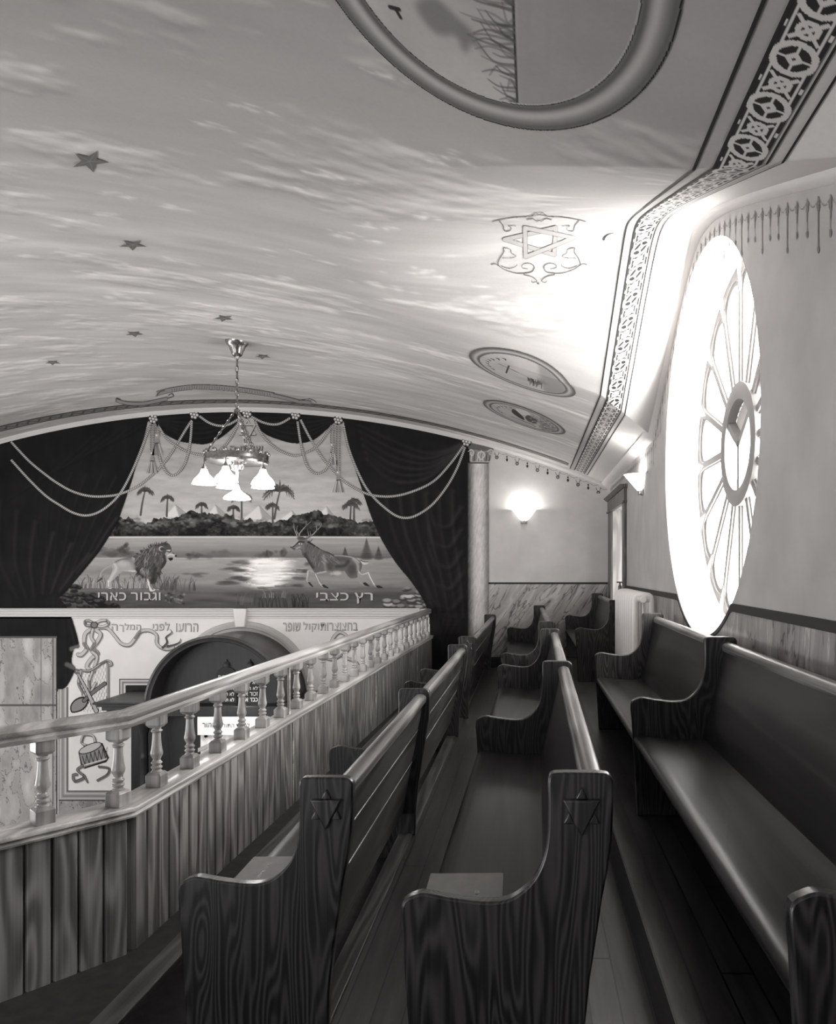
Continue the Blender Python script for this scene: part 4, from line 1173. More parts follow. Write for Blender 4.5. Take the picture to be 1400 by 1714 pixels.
for (x, y) in [(600, 400), (640, 365), (690, 330), (740, 300), (790, 262), (840, 245), (900, 230), (960, 225), (1000, 222), (640, 640), (690, 680), (760, 705), (830, 735), (870, 725), (905, 680), (930, 620)]:
    for q in range(9):
        a = math.atan2(y - 480, x - 800) + rs.uniform(-0.3, 0.3); ox = rs.uniform(-30, 30); oy = rs.uniform(-18, 18); P.line(zl([(x + ox - 30 * math.cos(a), y + oy - 30 * math.sin(a)), (x + ox + 16 * math.cos(a) - 8, y + oy + 16 * math.sin(a) + 4)]), 2.4, 62 + rs.randint(-20, 25), 0.8)
P.line(zl([(1002, 432), (1022, 462), (1052, 474), (1080, 466)]), 3.6, 150, 2.4); P.poly(zl([(1022, 420), (1066, 412), (1100, 420), (1076, 446), (1046, 452)]), 24)
P.keep = True
P.line(zl([(340, 470), (430, 432), (540, 420)]), 4, 92, alpha=0.8, soft=3); P.line(zl([(470, 440), (560, 470), (600, 560)]), 7, 98, alpha=0.55, soft=6)
P.line(zl([(330, 500), (350, 560), (300, 650), (262, 720)]), 4, 196, alpha=0.7, soft=4); P.line(zl([(420, 620), (470, 598), (600, 592)]), 2.6, 205, alpha=0.85, soft=1.5)
P.line(zl([(400, 640), (340, 700), (300, 760)]), 3.2, 92, alpha=0.6, soft=3); P.ell(*zl([(440, 490)])[0], 9, 5, 182, 0.5, 5)
P.line(zl([(245, 720), (250, 780)]), 2.2, 214, alpha=0.8, soft=1.5)
for k in range(170):
    x = rs.uniform(600, 975); y = rs.uniform(260, 700); l = rs.uniform(40, 95); a = math.radians(105 + rs.uniform(-14, 26)) - (x - 800) * 0.0011
    v = rs.choice((40, 46, 58, 88, 112, 138)) if not (700 < x < 900 and 300 < y < 470) else rs.choice((60, 100, 130, 150))
    P.line(zl([(x, y), (x + l * 0.5 * math.cos(a) + 5, y + l * 0.5 * math.sin(a)), (x + l * math.cos(a), y + l * math.sin(a))]), 1.6, v, 0.5, 0.6)
for k in range(26):
    x = rs.uniform(660, 780); y = rs.uniform(540, 660); P.line(zl([(x, y), (x + rs.uniform(-12, 12), y + 60)]), 1.5, 150, 0.6, 0.5)
P.line(zl([(620, 560), (650, 620), (700, 660)]), 5, 34, alpha=0.7, soft=4); P.line(zl([(850, 560), (840, 650), (830, 720)]), 7, 36, alpha=0.6, soft=5); P.line(zl([(980, 400), (985, 470), (950, 540)]), 5, 38, alpha=0.7, soft=3)
ex, ey = zl([(938, 300)])[0]; P.ell(ex, ey, 4.6, 4.2, 176, 0.9, 1.2); P.ell(ex + 1.4, ey + 0.4, 3.6, 3.0, 44, 0.9, 1.2)
P.line(zl([(1010, 330), (1045, 345), (1062, 330)]), 1.6, 40); P.line(zl([(1010, 322), (1050, 318)]), 1.6, 200, alpha=0.8); P.ell(*zl([(1130, 392)])[0], 1.9, 2.0, 30, 1, 0.6)
P.line(zl([(1020, 390), (1060, 372), (1100, 385)]), 2.4, 196, alpha=0.8, soft=1.2); P.line(zl([(1075, 352), (1108, 368)]), 1.4, 60, alpha=0.8)
P.line(zl([(760, 700), (778, 790), (800, 835)]), 2.4, 214, alpha=0.8, soft=1.5); P.line(zl([(792, 700), (800, 780), (830, 830)]), 1.6, 56, alpha=0.8)
for x, y in ((800, 848), (822, 850), (845, 848), (265, 820), (285, 818), (418, 815), (870, 836), (895, 834)): P.ell(*zl([(x, y)])[0], 0.9, 0.9, 225, 0.9, 0.4)
P.mesh('painted_lion', LY(1), M_mural, mural)

# --- deer
def zd(pts): return [(470 + x / 7.368, 860 + y / 7.368) for x, y in pts]
P = Paint(484, 868, 646, 990, 0.5)
for pts, a, b_ in (([(215, 298), (198, 250), (172, 185), (165, 112)], 4.0, 1.6), ([(222, 250), (200, 205), (210, 150)], 2.6, 1.4), ([(232, 285), (240, 245), (290, 180), (322, 148), (372, 100)], 4.0, 1.6), ([(318, 152), (318, 88)], 2.4, 1.3),
                  ([(318, 300), (395, 262), (450, 208), (495, 160), (512, 120)], 4.0, 1.6), ([(452, 205), (440, 130)], 2.6, 1.4), ([(352, 275), (335, 188)], 2.4, 1.3), ([(374, 262), (364, 212)], 2.2, 1.3)):
    P.line(zd(pts), a, 58, b_); P.line([(x - 0.5, y - 0.3) for x, y in zd(pts)], a * 0.4, 176, b_ * 0.5, 0.85)
P.line(zd([(420, 715), (345, 705), (330, 760), (322, 815)]), 4.6, 150, 2.6); P.line(zd([(322, 815), (350, 860)]), 2.8, 150); P.poly(zd([(335, 845), (362, 838), (408, 895), (398, 912), (360, 880)]), 44)
P.line(zd([(940, 780), (965, 810), (1000, 860), (1040, 870)]), 4.2, 140, 2.6); P.poly(zd([(1010, 850), (1050, 842), (1100, 885), (1095, 900), (1040, 885)]), 44)
body = [(330, 335), (380, 355), (440, 395), (520, 445), (600, 475), (670, 508), (780, 512), (880, 528), (960, 565), (1003, 610), (1005, 660), (985, 715), (965, 775), (900, 798), (850, 790), (812, 745), (780, 705), (745, 752), (660, 772), (595, 760), (545, 715), (490, 715), (430, 728), (395, 690), (345, 610), (315, 555), (270, 515), (258, 465), (240, 430), (260, 370)]
P.poly(zd(catmull(body, 4, True)), 92)
P.poly(zd(catmull([(620, 700), (560, 705), (450, 728), (415, 745), (420, 775), (470, 850), (500, 870), (520, 862), (475, 790), (460, 768), (560, 770), (640, 760)], 4, True)), 122)
P.line(zd([(480, 855), (515, 890)]), 2.8, 170); P.poly(zd([(505, 880), (535, 868), (598, 910), (590, 925), (540, 912)]), 44)
P.poly(zd(catmull([(960, 690), (1000, 740), (1080, 712), (1100, 735), (1120, 790), (1165, 870), (1190, 890), (1170, 905), (1140, 880), (1090, 790), (1070, 760), (1010, 775), (950, 780)], 4, True)), 140)
P.poly(zd([(1170, 885), (1215, 880), (1268, 905), (1262, 920), (1200, 920)]), 44)
head = [(345, 345), (300, 292), (250, 280), (215, 292), (205, 330), (165, 372), (120, 402), (122, 420), (150, 438), (160, 456), (195, 450), (240, 440), (290, 420)]
P.poly(zd(catmull(head, 4, True)), 104)
P.poly(zd(catmull([(330, 350), (370, 310), (405, 290), (390, 330), (355, 360)], 4, True)), 60); P.line(zd([(350, 345), (395, 300)]), 1.6, 180, alpha=0.8)
P.poly(zd(catmull([(985, 575), (1030, 590), (1090, 592), (1085, 610), (1040, 628), (1005, 612)], 4, True)), 190); P.line(zd([(985, 572), (1030, 590), (1085, 592)]), 1.6, 50)
P.keep = True
P.line(zd([(350, 350), (440, 400), (540, 455), (660, 508)]), 3.4, 32, 1.6, 0.9, soft=2); P.line(zd([(670, 512), (800, 520), (900, 545), (970, 600)]), 2.2, 178, alpha=0.7, soft=1.6)
for k in range(90):
    x = rs.uniform(280, 520); y = rs.uniform(370, 640); P.line(zd([(x, y), (x - 12, y + 45)]), 1.4, rs.choice((44, 60, 128, 140, 90)), 0.5, 0.4)
for k in range(50):
    x = rs.uniform(500, 700); y = rs.uniform(500, 600); P.line(zd([(x, y), (x + 45, y + 40)]), 1.4, rs.choice((60, 130, 150)), 0.5, 0.4)
P.line(zd([(690, 650), (790, 640), (835, 590)]), 5, 48, alpha=0.7, soft=4); P.line(zd([(690, 560), (760, 560), (830, 570)]), 6, 62, alpha=0.5, soft=5)
P.ell(*zd([(700, 735)])[0], 10, 4, 196, 0.75, 4); P.line(zd([(900, 560), (950, 620), (955, 690)]), 4, 184, alpha=0.6, soft=4); P.ell(*zd([(880, 690)])[0], 7, 9, 56, 0.6, 6)
P.line(zd([(530, 520), (545, 600), (560, 690)]), 4.5, 150, alpha=0.55, soft=4); P.ell(*zd([(610, 640)])[0], 6, 9, 58, 0.5, 6); P.line(zd([(300, 500), (340, 580), (400, 660)]), 5, 40, alpha=0.7, soft=4)
P.line(zd([(430, 745), (480, 850)]), 1.6, 206, alpha=0.8, soft=1); P.line(zd([(560, 712), (450, 735)]), 1.8, 186, alpha=0.8, soft=1.4); P.line(zd([(340, 712), (330, 810)]), 1.6, 200, alpha=0.8, soft=1)
P.line(zd([(1085, 730), (1110, 790), (1155, 870)]), 2, 214, alpha=0.85, soft=1); P.line(zd([(970, 720), (1010, 745), (1080, 725)]), 2, 200, alpha=0.8, soft=1.2)
P.line(zd([(290, 350), (230, 345), (150, 410)]), 2.4, 34, alpha=0.8, soft=1.5); P.line(zd([(215, 330), (170, 380), (130, 404)]), 1.6, 190, alpha=0.8, soft=1); P.line(zd([(190, 430), (240, 410)]), 2.6, 180, alpha=0.6, soft=2)
P.line(zd([(228, 370), (262, 374)]), 1.5, 220); P.ell(*zd([(248, 373)])[0], 0.9, 0.9, 20, 1, 0.4); P.ell(*zd([(126, 412)])[0], 1.6, 1.2, 24, 1, 0.5); P.line(zd([(140, 432), (185, 430)]), 0.9, 28)
P.ell(*zd([(270, 300)])[0], 7, 3, 64, 0.8, 2)
P.mesh('painted_deer', LY(1), M_mural, mural)

# --- white captions
M_cap = plain('white_caption_paint', 186, 0.8); M_capsh = plain('caption_shadow', 46, 0.8)
def caption(words, shadow=True, w=0.012, m=None):
    for s, x0, y0, x1, y1 in words:
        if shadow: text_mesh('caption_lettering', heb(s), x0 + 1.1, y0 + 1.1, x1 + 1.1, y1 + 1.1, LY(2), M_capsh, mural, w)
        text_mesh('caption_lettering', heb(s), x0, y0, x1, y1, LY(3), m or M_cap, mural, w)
caption([('וגבור', 220, 991.5, 269.5, 1005), ('כארי', 165, 991.5, 212, 1005), ('רץ', 594, 992, 624.5, 1010), ('כצבי', 530, 992, 584, 1005)])
M_capd = plain('outlined_caption_paint', 150, 0.8)
caption([('שויתי ה', 385, 746, 440, 757)], True, 0.008, M_capd)
# star of David above it
P = Paint(396, 700, 434, 740, 0.5)
c0 = (414.5, 719); R = 16
for ph in (-90, 90):
    tri = [(c0[0] + R * 0.94 * math.cos(math.radians(ph + 120 * k)), c0[1] + R * math.sin(math.radians(ph + 120 * k))) for k in range(4)]
    P.line([(x + 0.9, y + 0.9) for x, y in tri], 3.6, 50, smooth=False)
    P.line(tri, 3.0, 150, smooth=False); P.line(tri, 1.2, 186, smooth=False)
P.mesh('painted_star', LY(2), M_mural, mural)

# --- curtains and valance
def fold_paint(P, folds, base=26):
    P.keep = True
    X, Y = P.grid()
    P.c = np.where(P.a > 0.5, base + 12 * (fbm(X / 40, Y / 22, 91, 4) - 0.5) + 10 * (fbm(X / 8, Y / 30, 93, 3) - 0.5), P.c)
    for pts, w, v, al_ in folds:
        P.line(pts, w, v, w * 0.3, al_, soft=w * 0.8); q = [(x + w * 0.55, y + w * 0.5) for x, y in pts]; P.line(q, w * 0.8, 14, w * 0.3, al_ * 0.8, soft=w * 0.7)
LC = [(248, 708), (243, 730), (232, 770), (221, 808), (210, 841), (199, 871), (183, 900), (164, 928), (142, 955), (115, 987), (100, 1001)]
P = Paint(-40, 690, 262, 1160, 0.8)
P.poly([(-40, ceil_py(-40.0)), (0, ceil_py(0.0) + 1), (80, top(80)), (170, top(170)), (258, top(258))] + catmull(LC, 4) + catmull([(100, 1001), (114, 1017), (124, 1042), (134, 1082), (125, 1087), (121, 1108), (127, 1120), (112, 1150), (98, 1154)], 4) + [(98, 1158), (-40, 1158)], 24)
fl_ = []
for k in range(6):
    t = k / 5; fl_.append(([(60 + 150 * t - 60, 880 + 50 * t - 40 * (1 - t)), (40 + 130 * t - 40, 930 + 20 * t), (90 + 10 * t - 60 * (1 - t), 1000 - 10 * t)], 9 - 2 * t, 54 + 18 * t, 0.45))
for k in range(7):
    t = k / 6; fl_.append(([(70 + 150 * t, 790 + 10 * t), (60 + 120 * t, 860 + 10 * t), (70 + 60 * t, 960)], 5, 38 + 18 * t, 0.35))
for k in range(5): fl_.append(([(240 - 20 * k, 712 + 4 * k), (190 - 25 * k, 740 + 12 * k), (120 - 26 * k, 770 + 16 * k)], 5, 36, 0.35))
fl_ += [([(196, 868), (180, 890), (160, 922), (130, 960)], 5, 66, 0.5), ([(112, 1020), (120, 1050), (127, 1080)], 5, 58, 0.5), ([(104, 1010), (110, 1060), (112, 1140)], 4, 44, 0.4), ([(90, 1000), (94, 1050), (92, 1140)], 4, 40, 0.4)]
fold_paint(P, fl_)
P.line([(121, 1086), (134, 1082)], 8, 120, alpha=0.8, soft=3, smooth=False); P.line([(113, 1112), (126, 1118)], 8, 110, alpha=0.8, soft=3, smooth=False)
P.mesh('painted_curtain', LY(4), M_cloth, mural)
RCu = [(576, 708), (583, 748), (594, 783), (609, 829), (623, 869), (640, 906), (663, 943), (686, 971), (704, 997), (714, 1017), (719, 1040), (722, 1150)]
P = Paint(564, 690, 790, 1180, 0.8)
P.poly([(567, top(567)), (640, top(640)), (720, top(720)), (788, top(788)), (788, 1180), (722, 1180)] + catmull(RCu, 4)[::-1], 30)
fl_ = []
for k in range(6):
    t = k / 5; fl_.append(([(778, 742 + 6 * t), (720, 760 + 38 * t), (660, 740 + 66 * t), (600 + 14 * t, 712 + 56 * t)], 8, 70 + 10 * (k % 2), 0.45))
for k in range(6):
    t = k / 5; fl_.append(([(648 + 110 * t, 832 - 8 * t), (660 + 100 * t, 890), (690 + 80 * t, 960), (716 + 60 * t, 1030)], 8, 60 + 12 * (k % 2), 0.45))
for k in range(5):
    t = k / 4; fl_.append(([(772, 850 + 150 * t), (752, 880 + 140 * t), (728, 876 + 130 * t), (722 - 10 * t, 850 + 120 * t)], 8, 68, 0.45))
for k in range(6): fl_.append(([(716 + 10 * k, 1010 + 6 * k), (740, 1030 + 14 * k), (780, 1034 + 12 * k)], 5, 44, 0.4))
fl_ += [([(612, 838), (632, 884), (668, 944), (706, 994)], 6, 52, 0.4), ([(600, 720), (640, 745), (700, 770), (770, 750)], 5, 50, 0.4)]
fold_paint(P, fl_, 30)
P.mesh('painted_curtain', LY(4), M_cloth, mural)
for pts, x0, x1 in (([(258, 704), (270, 722), (297, 738), (324, 743), (346, 744), (368, 735), (392, 716), (407, 696)], 250, 412), ([(421, 696), (440, 724), (468, 737), (497, 743), (526, 737), (554, 714), (567, 702)], 416, 572)):
    P = Paint(x0, 682, x1, 748, 0.7)
    xs_ = np.linspace(pts[0][0], pts[-1][0], 14)
    P.poly(catmull(pts, 5) + [(x, top(x)) for x in xs_[::-1]], 24)
    a, b_ = pts[0][0], pts[-1][0]; mid = (a + b_) / 2
    fold_paint(P, [([(a + 8, 702 + 2 * k), (mid - 20, 700 + 8 * k), (mid + 20, 700 + 8 * k), (b_ - 8, 698 + 2 * k)], 4, 48 + 8 * (k % 2), 0.45) for k in range(5)])
    P.mesh('painted_valance', LY(4), M_cloth, mural)

# --- gilded cords, rosettes and tassels
def twist(s, t):
    ph = np.sin((s * 1.15 + t * 1.1) * 1.7)
    return np.clip(150 - 60 * t ** 2 + 62 * ph, 40, 228)
cords = [[(20, 740), (50, 772), (78, 795), (96, 808), (121, 822), (148, 830), (175, 831), (202, 827), (232, 814), (256, 795), (275, 776), (294, 749), (311, 721), (322, 704)],
 [(20, 770), (50, 803), (78, 830), (102, 846), (123, 858), (145, 863), (167, 857), (189, 841), (205, 822), (221, 792), (235, 759), (248, 724), (254, 711)],
 [(267, 715), (281, 735), (303, 751), (324, 759), (346, 762), (368, 754), (384, 738), (398, 713), (402, 700)],
 [(322, 705), (320, 735), (316, 759), (308, 781), (294, 795), (281, 792), (270, 773), (266, 752)],
 [(335, 697), (351, 708), (368, 713), (384, 711), (400, 702)],
 [(776, 747), (754, 777), (726, 806), (691, 823), (657, 831), (623, 829), (600, 820), (577, 806), (560, 789), (540, 766), (520, 734), (504, 703)],
 [(779, 749), (766, 783), (749, 814), (726, 843), (703, 860), (683, 867), (663, 863), (640, 846), (623, 829), (609, 809), (594, 777), (583, 746), (576, 714)],
 [(554, 717), (540, 737), (523, 753), (497, 763), (474, 757), (457, 746), (440, 729), (428, 705)],
 [(499, 706), (503, 734), (509, 763), (517, 783), (531, 793), (546, 786), (556, 767), (560, 745)],
 [(422, 698), (440, 707), (457, 711), (471, 709), (487, 700)]]
for i_, c in enumerate(cords): ribbon('painted_cord', c, 4.2, LY(5.4 + 0.22 * i_), M_mural, mural, twist, 0.55, 6)
for x, y in ((258, 702), (326.5, 694.5), (414.5, 693), (495.7, 695.5), (567, 703.5), (781.5, 740)):
    P = Paint(x - 10, y - 10, x + 10, y + 10, 0.4)
    P.ell(x, y, 8.6, 8.6, 22, 1, 0.3); P.keep = True
    for k in range(7):
        a = k * math.pi / 3 + 0.2; q = 5.2 if k < 6 else 0
        P.ell(x + q * math.cos(a), y + q * math.sin(a), 2.5, 2.5, 150, 1, 0.8); P.ell(x + q * math.cos(a) - 0.5, y + q * math.sin(a) - 0.5, 1.3, 1.3, 222, 1, 0.8)
    P.mesh('painted_rosette', LY(8), M_mural, mural)
for x, y0, y1 in ((264.5, 712, 764), (256, 712, 794), (557, 712, 780), (567, 714, 826)):
    P = Paint(x - 14, y0 - 2, x + 14, y1 + 2, 0.5)
    h_ = y1 - 34
    for dx in (-2.5, 2.5): P.line([(x + dx, y0), (x + dx, h_)], 2.2, 150, smooth=False)
    P.ell(x, h_, 4.2, 4.2, 150); P.ell(x, h_ + 9, 3.6, 6.0, 136); P.poly([(x - 4, h_ + 12), (x + 4, h_ + 12), (x + 10, y1 - 1), (x - 10, y1 - 1)], 132)
    P.keep = True
    for k in range(26):
        t = rs.uniform(-1, 1); P.line([(x + 3.5 * t, h_ + 12), (x + 9.5 * t, y1)], 1.0, rs.choice((70, 90, 190, 206, 160)), 0.8, 0.8)
    P.line([(x - 4, h_ + 12), (x + 4, h_ + 12)], 1.4, 50); P.ell(x - 1, h_ - 1, 1.6, 1.6, 214, 1, 1)
    k = int(y0)
    while k < h_ - 4: P.line([(x - 3.4, k), (x - 1.2, k + 2)], 0.9, 60); P.line([(x + 1.4, k), (x + 3.6, k + 2)], 0.9, 60); k += 4
    P.mesh('painted_tassel', LY(7), M_mural, mural)

# --- painted marble column with its capital
P = Paint(776, 738, 832, 1180, 0.7)
X, Y = P.grid()
P.poly([(783.5, 776), (818.5, 776), (818.5, 1180), (783.5, 1180)], 150); P.keep = True
u = (X - 783) / 35.5
sp_ = fbm(X / 2.2, Y / 6.5 + X / 3, 101, 4)
shade = 176 - 120 * (1 - np.clip(u / 0.35, 0, 1)) ** 1.3 + 24 * np.exp(-((u - 0.55) / 0.2) ** 2) - 60 * np.clip((u - 0.75) / 0.25, 0, 1)
P.c = np.where(P.a > 0.5, shade + 46 * (sp_ - 0.5), P.c)
P.keep = False
P.poly([(784, 741), (826, 749), (828, 756), (784, 752)], 96); P.poly([(786, 752), (824, 756), (820, 773), (786, 773)], 132)
P.keep = True
for k in range(7):
    x = 789 + 5 * k; P.line([(x, 772), (x + rs.uniform(-2, 2), 764), (x + 2, 757)], 1.8, rs.choice((60, 206)), 1.0, 0.9)
P.keep = False
for x, r in ((822, 5.5), (789, 4.5)):
    P.line([(x - r, 756), (x, 753), (x + r, 757), (x + r * 0.5, 763), (x - r * 0.3, 760), (x, 757)], 2.0, 196, 1.4)
P.line([(806, 770), (800, 762), (806, 756), (812, 762), (806, 770)], 1.6, 205)
P.line([(783.5, 775), (818.5, 775)], 2.2, 60, smooth=False)
P.mesh('painted_column', LY(5), M_mural, mural)

# ================================================================== PAINTED WALL AROUND THE ARK
wp_ = thing('painted_wall_panel', 'pale painted panel beside the ark with ribbon bow, harp, drum and outlined lettering', 'wall painting', (0, 0, 0))
def bw(P, pts, w, body=190, edge=48, w1=None):
    w1 = w if w1 is None else w1
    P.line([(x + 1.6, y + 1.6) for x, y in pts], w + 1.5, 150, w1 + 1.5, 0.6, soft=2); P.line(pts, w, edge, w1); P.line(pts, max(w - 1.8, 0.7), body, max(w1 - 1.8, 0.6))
    n_ = len(pts)
    if n_ > 3: P.line(pts[n_ // 2 - 1:n_ // 2 + 1], w * 0.6, 70, alpha=0.6, soft=1.5)
def zz(x, y): return (100 + x / 5.833, 1020 + y / 5.833)
P = Paint(96, 1036, 350, 1222, 0.5)
bw(P, [zz(*p) for p in ((390, 175), (470, 185), (540, 260), (600, 330), (680, 345), (740, 280), (790, 215), (880, 205), (945, 250), (950, 330), (1000, 375), (1060, 385), (1110, 370))], 6.2)
bw(P, [zz(*p) for p in ((1010, 372), (1050, 320), (1040, 270), (1095, 225), (1080, 195))], 4.2, 90, 40, 1.2)
bw(P, [zz(*p) for p in ((1060, 360), (1120, 345), (1170, 320), (1185, 285))], 4.2, 90, 40, 1.2)
bw(P, [zz(*p) for p in ((300, 195), (250, 240), (240, 330), (265, 380), (215, 440), (180, 440))], 7)
bw(P, [zz(*p) for p in ((345, 195), (400, 240), (370, 310), (330, 370), (370, 430), (310, 480), (265, 560), (330, 600))], 7)
bw(P, [zz(*p) for p in ((325, 195), (310, 270), (340, 330), (310, 400), (365, 460), (340, 560))], 6)
bw(P, [zz(*p) for p in ((340, 140), (400, 110), (460, 108), (475, 140), (420, 165), (345, 155))], 5, 200); bw(P, [zz(*p) for p in ((340, 140), (290, 110), (252, 115), (255, 150), (300, 155), (340, 150))], 5, 160)
P.ell(*zz(340, 152), 6.4, 6.0, 50); P.ell(*zz(340, 152), 4.8, 4.4, 120)
# harp
hp = [zz(*p) for p in ((205, 590), (290, 600), (360, 560), (400, 530), (460, 500), (500, 510), (505, 540), (480, 545))]
bw(P, hp, 4.2, 170)
for k in range(17):
    x = 205 + k * 16; ya = np.interp(x, [205, 290, 360, 400, 460], [600, 605, 570, 540, 515]); a, b_ = zz(x, ya), zz(x + 20, 1000)
    P.line([a, b_], 0.9, 66, smooth=False, alpha=0.85)
bw(P, [zz(472, 530), zz(472, 700), zz(476, 1000)], 4, 165); bw(P, [zz(210, 600), zz(185, 720), zz(230, 820), zz(260, 900)], 5, 180)
bw(P, [zz(320, 610), zz(290, 700), zz(300, 800), zz(350, 720)], 5, 190)
# lute and shofar
P.poly([zz(*p) for p in catmull([(110, 1000), (108, 930), (160, 870), (230, 850), (285, 880), (270, 940), (220, 990), (150, 1010)], 4, True)], 40); P.poly([zz(*p) for p in catmull([(122, 990), (122, 935), (168, 885), (230, 868), (268, 890), (255, 935), (212, 975), (155, 995)], 4, True)], 132)
P.line([zz(240, 890), zz(340, 800), zz(440, 725)], 7, 36, 8); P.line([zz(240, 890), zz(340, 800), zz(440, 725)], 4.6, 110, 5.6)
P.line([zz(165, 600), zz(260, 780), zz(360, 990)], 5, 34, 9); P.line([zz(165, 600), zz(260, 780), zz(360, 990)], 2.8, 170, 6.0)
bw(P, [zz(190, 620), zz(150, 615), zz(155, 585), zz(185, 590)], 3, 150)
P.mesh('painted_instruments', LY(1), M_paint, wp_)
P = Paint(104, 1222, 206, 1312, 0.5)
def zb(x, y): return (80 + x / 3.5, 1000 + y / 3.5)
bw(P, [zb(*p) for p in ((240, 870), (200, 850), (215, 805), (265, 810), (280, 850))], 4.5)
P.poly([zb(*p) for p in ((180, 905), (322, 850), (362, 940), (345, 965), (215, 1005), (195, 985))], 40); P.poly([zb(*p) for p in ((188, 915), (318, 865), (350, 940), (335, 955), (220, 992), (203, 975))], 138)
P.ell(*zb(250, 882), 21, 7.4, 40, 1, 0.5, -0.38); P.ell(*zb(250, 882), 19.2, 5.8, 186, 1, 0.5, -0.38)
for k in range(6):
    a, b_ = zb(205 + k * 24, 930 - k * 9), zb(222 + k * 24, 985 - k * 8); P.line([a, b_], 1.4, 44, smooth=False); P.line([zb(229 + k * 24, 921 - k * 9), b_], 1.2, 60, smooth=False)
P.line([zb(205, 985), zb(345, 945)], 2, 205, smooth=False)
bw(P, [zb(*p) for p in ((205, 985), (175, 1010), (215, 1050), (160, 1075), (150, 1040), (170, 1035))], 5, 120); bw(P, [zb(*p) for p in ((215, 1040), (232, 1080))], 3.5, 120); bw(P, [zb(*p) for p in ((300, 990), (360, 1000), (350, 1035), (310, 1060), (292, 1070))], 4, 110)
P.mesh('painted_drum', LY(1), M_paint, wp_)
M_out = plain('outlined_letter_paint', 62, 0.8); M_in = plain('letter_fill_paint', 176, 0.8)
for s, x0, y0, x1, y1 in (('הרועו', 296, 1044, 331.5, 1057), ('לפני', 257, 1042, 284, 1055), ('המלך', 201, 1044, 236, 1057), ('ה', 188, 1045, 197, 1055),
                          ('שופר', 475, 1043, 503, 1056), ('וקול', 509, 1042, 534, 1057), ('בחצוצרות', 538, 1043, 598.5, 1055)):
    text_mesh('wall_lettering', heb(s), x0 - 0.6, y0 - 0.6, x1 + 0.6, y1 + 0.6, LY(1), M_out, wp_, 0.02)
    text_mesh('wall_lettering', heb(s), x0, y0, x1, y1, LY(2), M_in, wp_, 0.0)
# framed edge of the panel, marble pilaster at the left, band below
def rect(P, x0, y0, x1, y1, v, a=1.0): P.poly([(x0, y0), (x1, y0), (x1, y1), (x0, y1)], v, a)
P = Paint(-40, 1150, 215, 1420, 0.9)
rect(P, 98, 1150, 115, 1340, 150); rect(P, 98, 1322, 215, 1340, 150)
P.keep = True
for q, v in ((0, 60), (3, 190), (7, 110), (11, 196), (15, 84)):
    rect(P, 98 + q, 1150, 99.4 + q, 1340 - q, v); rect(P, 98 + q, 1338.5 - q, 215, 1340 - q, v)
P.keep = False
rect(P, 98, 1340, 215, 1420, 150)
P.keep = True
X, Y = P.grid(); vv = fbm(X / 9 + Y / 30, Y / 16 - X / 30, 131, 4)
P.c = np.where(Y > 1340.5, 140 + 90 * (vv - 0.5) - 60 * (np.abs(vv - 0.5) < 0.012), P.c)
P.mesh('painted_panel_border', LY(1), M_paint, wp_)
pil = Paint(-60, 1062, 98, 1430, 0.9)
rect(pil, -60, 1064, 97, 1430, 160); X, Y = pil.grid(); vv = fbm(X / 16 + 3, Y / 40, 141, 5); pil.c = 168 + 90 * (vv - 0.5) - 50 * (np.abs(vv - 0.47) < 0.01)
pil.keep = True
for x, v in ((96, 40), (93, 150), (90, 70), (70, 120)): pil.line([(x, 1066), (x, 1430)], 1.6, v, smooth=False)
pil.line([(-60, 1066), (97, 1066)], 4, 90, smooth=False); pil.line([(-60, 1180), (97, 1180)], 3, 80, smooth=False)
pil.mesh('painted_pilaster', LY(5), M_paint, wp_)
P = Paint(196, 1132, 262, 1172, 0.6)
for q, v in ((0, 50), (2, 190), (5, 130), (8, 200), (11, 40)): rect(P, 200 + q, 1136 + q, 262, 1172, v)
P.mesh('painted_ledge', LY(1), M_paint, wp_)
P = Paint(520, 1050, 620, 1150, 0.5)
bw(P, [(556, 1090), (556, 1072), (568, 1058), (582, 1066), (584, 1084), (574, 1098), (596, 1108), (604, 1130)], 6); bw(P, [(540, 1100), (556, 1104), (572, 1096)], 4)
P.mesh('painted_ribbon', LY(1), M_paint, wp_)

# ================================================================== PAINTING ON THE CEILING
def cpx(off): return lambda px, py: ceil_hit(px, py, off)
# stars
def star5(cx, cy, a, b_, rot):
    pts = []
    for k in range(10):
        t = rot + k * math.pi / 5; r = 1.0 if k % 2 == 0 else 0.42
        pts.append((cx + a * r * math.cos(t), cy + b_ * r * math.sin(t)))
    return pts
stars = [((150, 270, 34, 20, 0.1), 'largest dark painted star, at the upper left of the painted sky ceiling'), ((222, 410, 26, 10, 0.3), 'dark painted star on the sky ceiling, second down at the left'),
         ((375, 533, 20, 6.5, 0.5), 'small dark painted star on the ceiling just above the chandelier canopy'), ((225, 559, 19, 6, 0.2), 'small dark painted star on the ceiling left of the chandelier'),
         ((440, 597, 16, 5, 0.4), 'small dark painted star on the ceiling right of the chandelier chain'), ((88, 607, 16, 5, 0.3), 'small dark painted star near the far left edge of the ceiling')]
for (cx, cy, a, b_, rot), lab in stars:
    P = Paint(cx - a - 1, cy - b_ - 1, cx + a + 1, cy + b_ + 1, 0.5)
    P.poly(star5(cx, cy, a, b_, rot), 104); P.keep = True
    for k in range(5): t = rot + k * 2 * math.pi / 5; P.line([(cx, cy), (cx + a * 0.9 * math.cos(t), cy + b_ * 0.9 * math.sin(t))], 1.4, 132, 0.5, 0.7)
    tag(P.mesh('ceiling_star', cpx(0.006), M_paint), lab, 'painted star', 'painted stars on the ceiling')

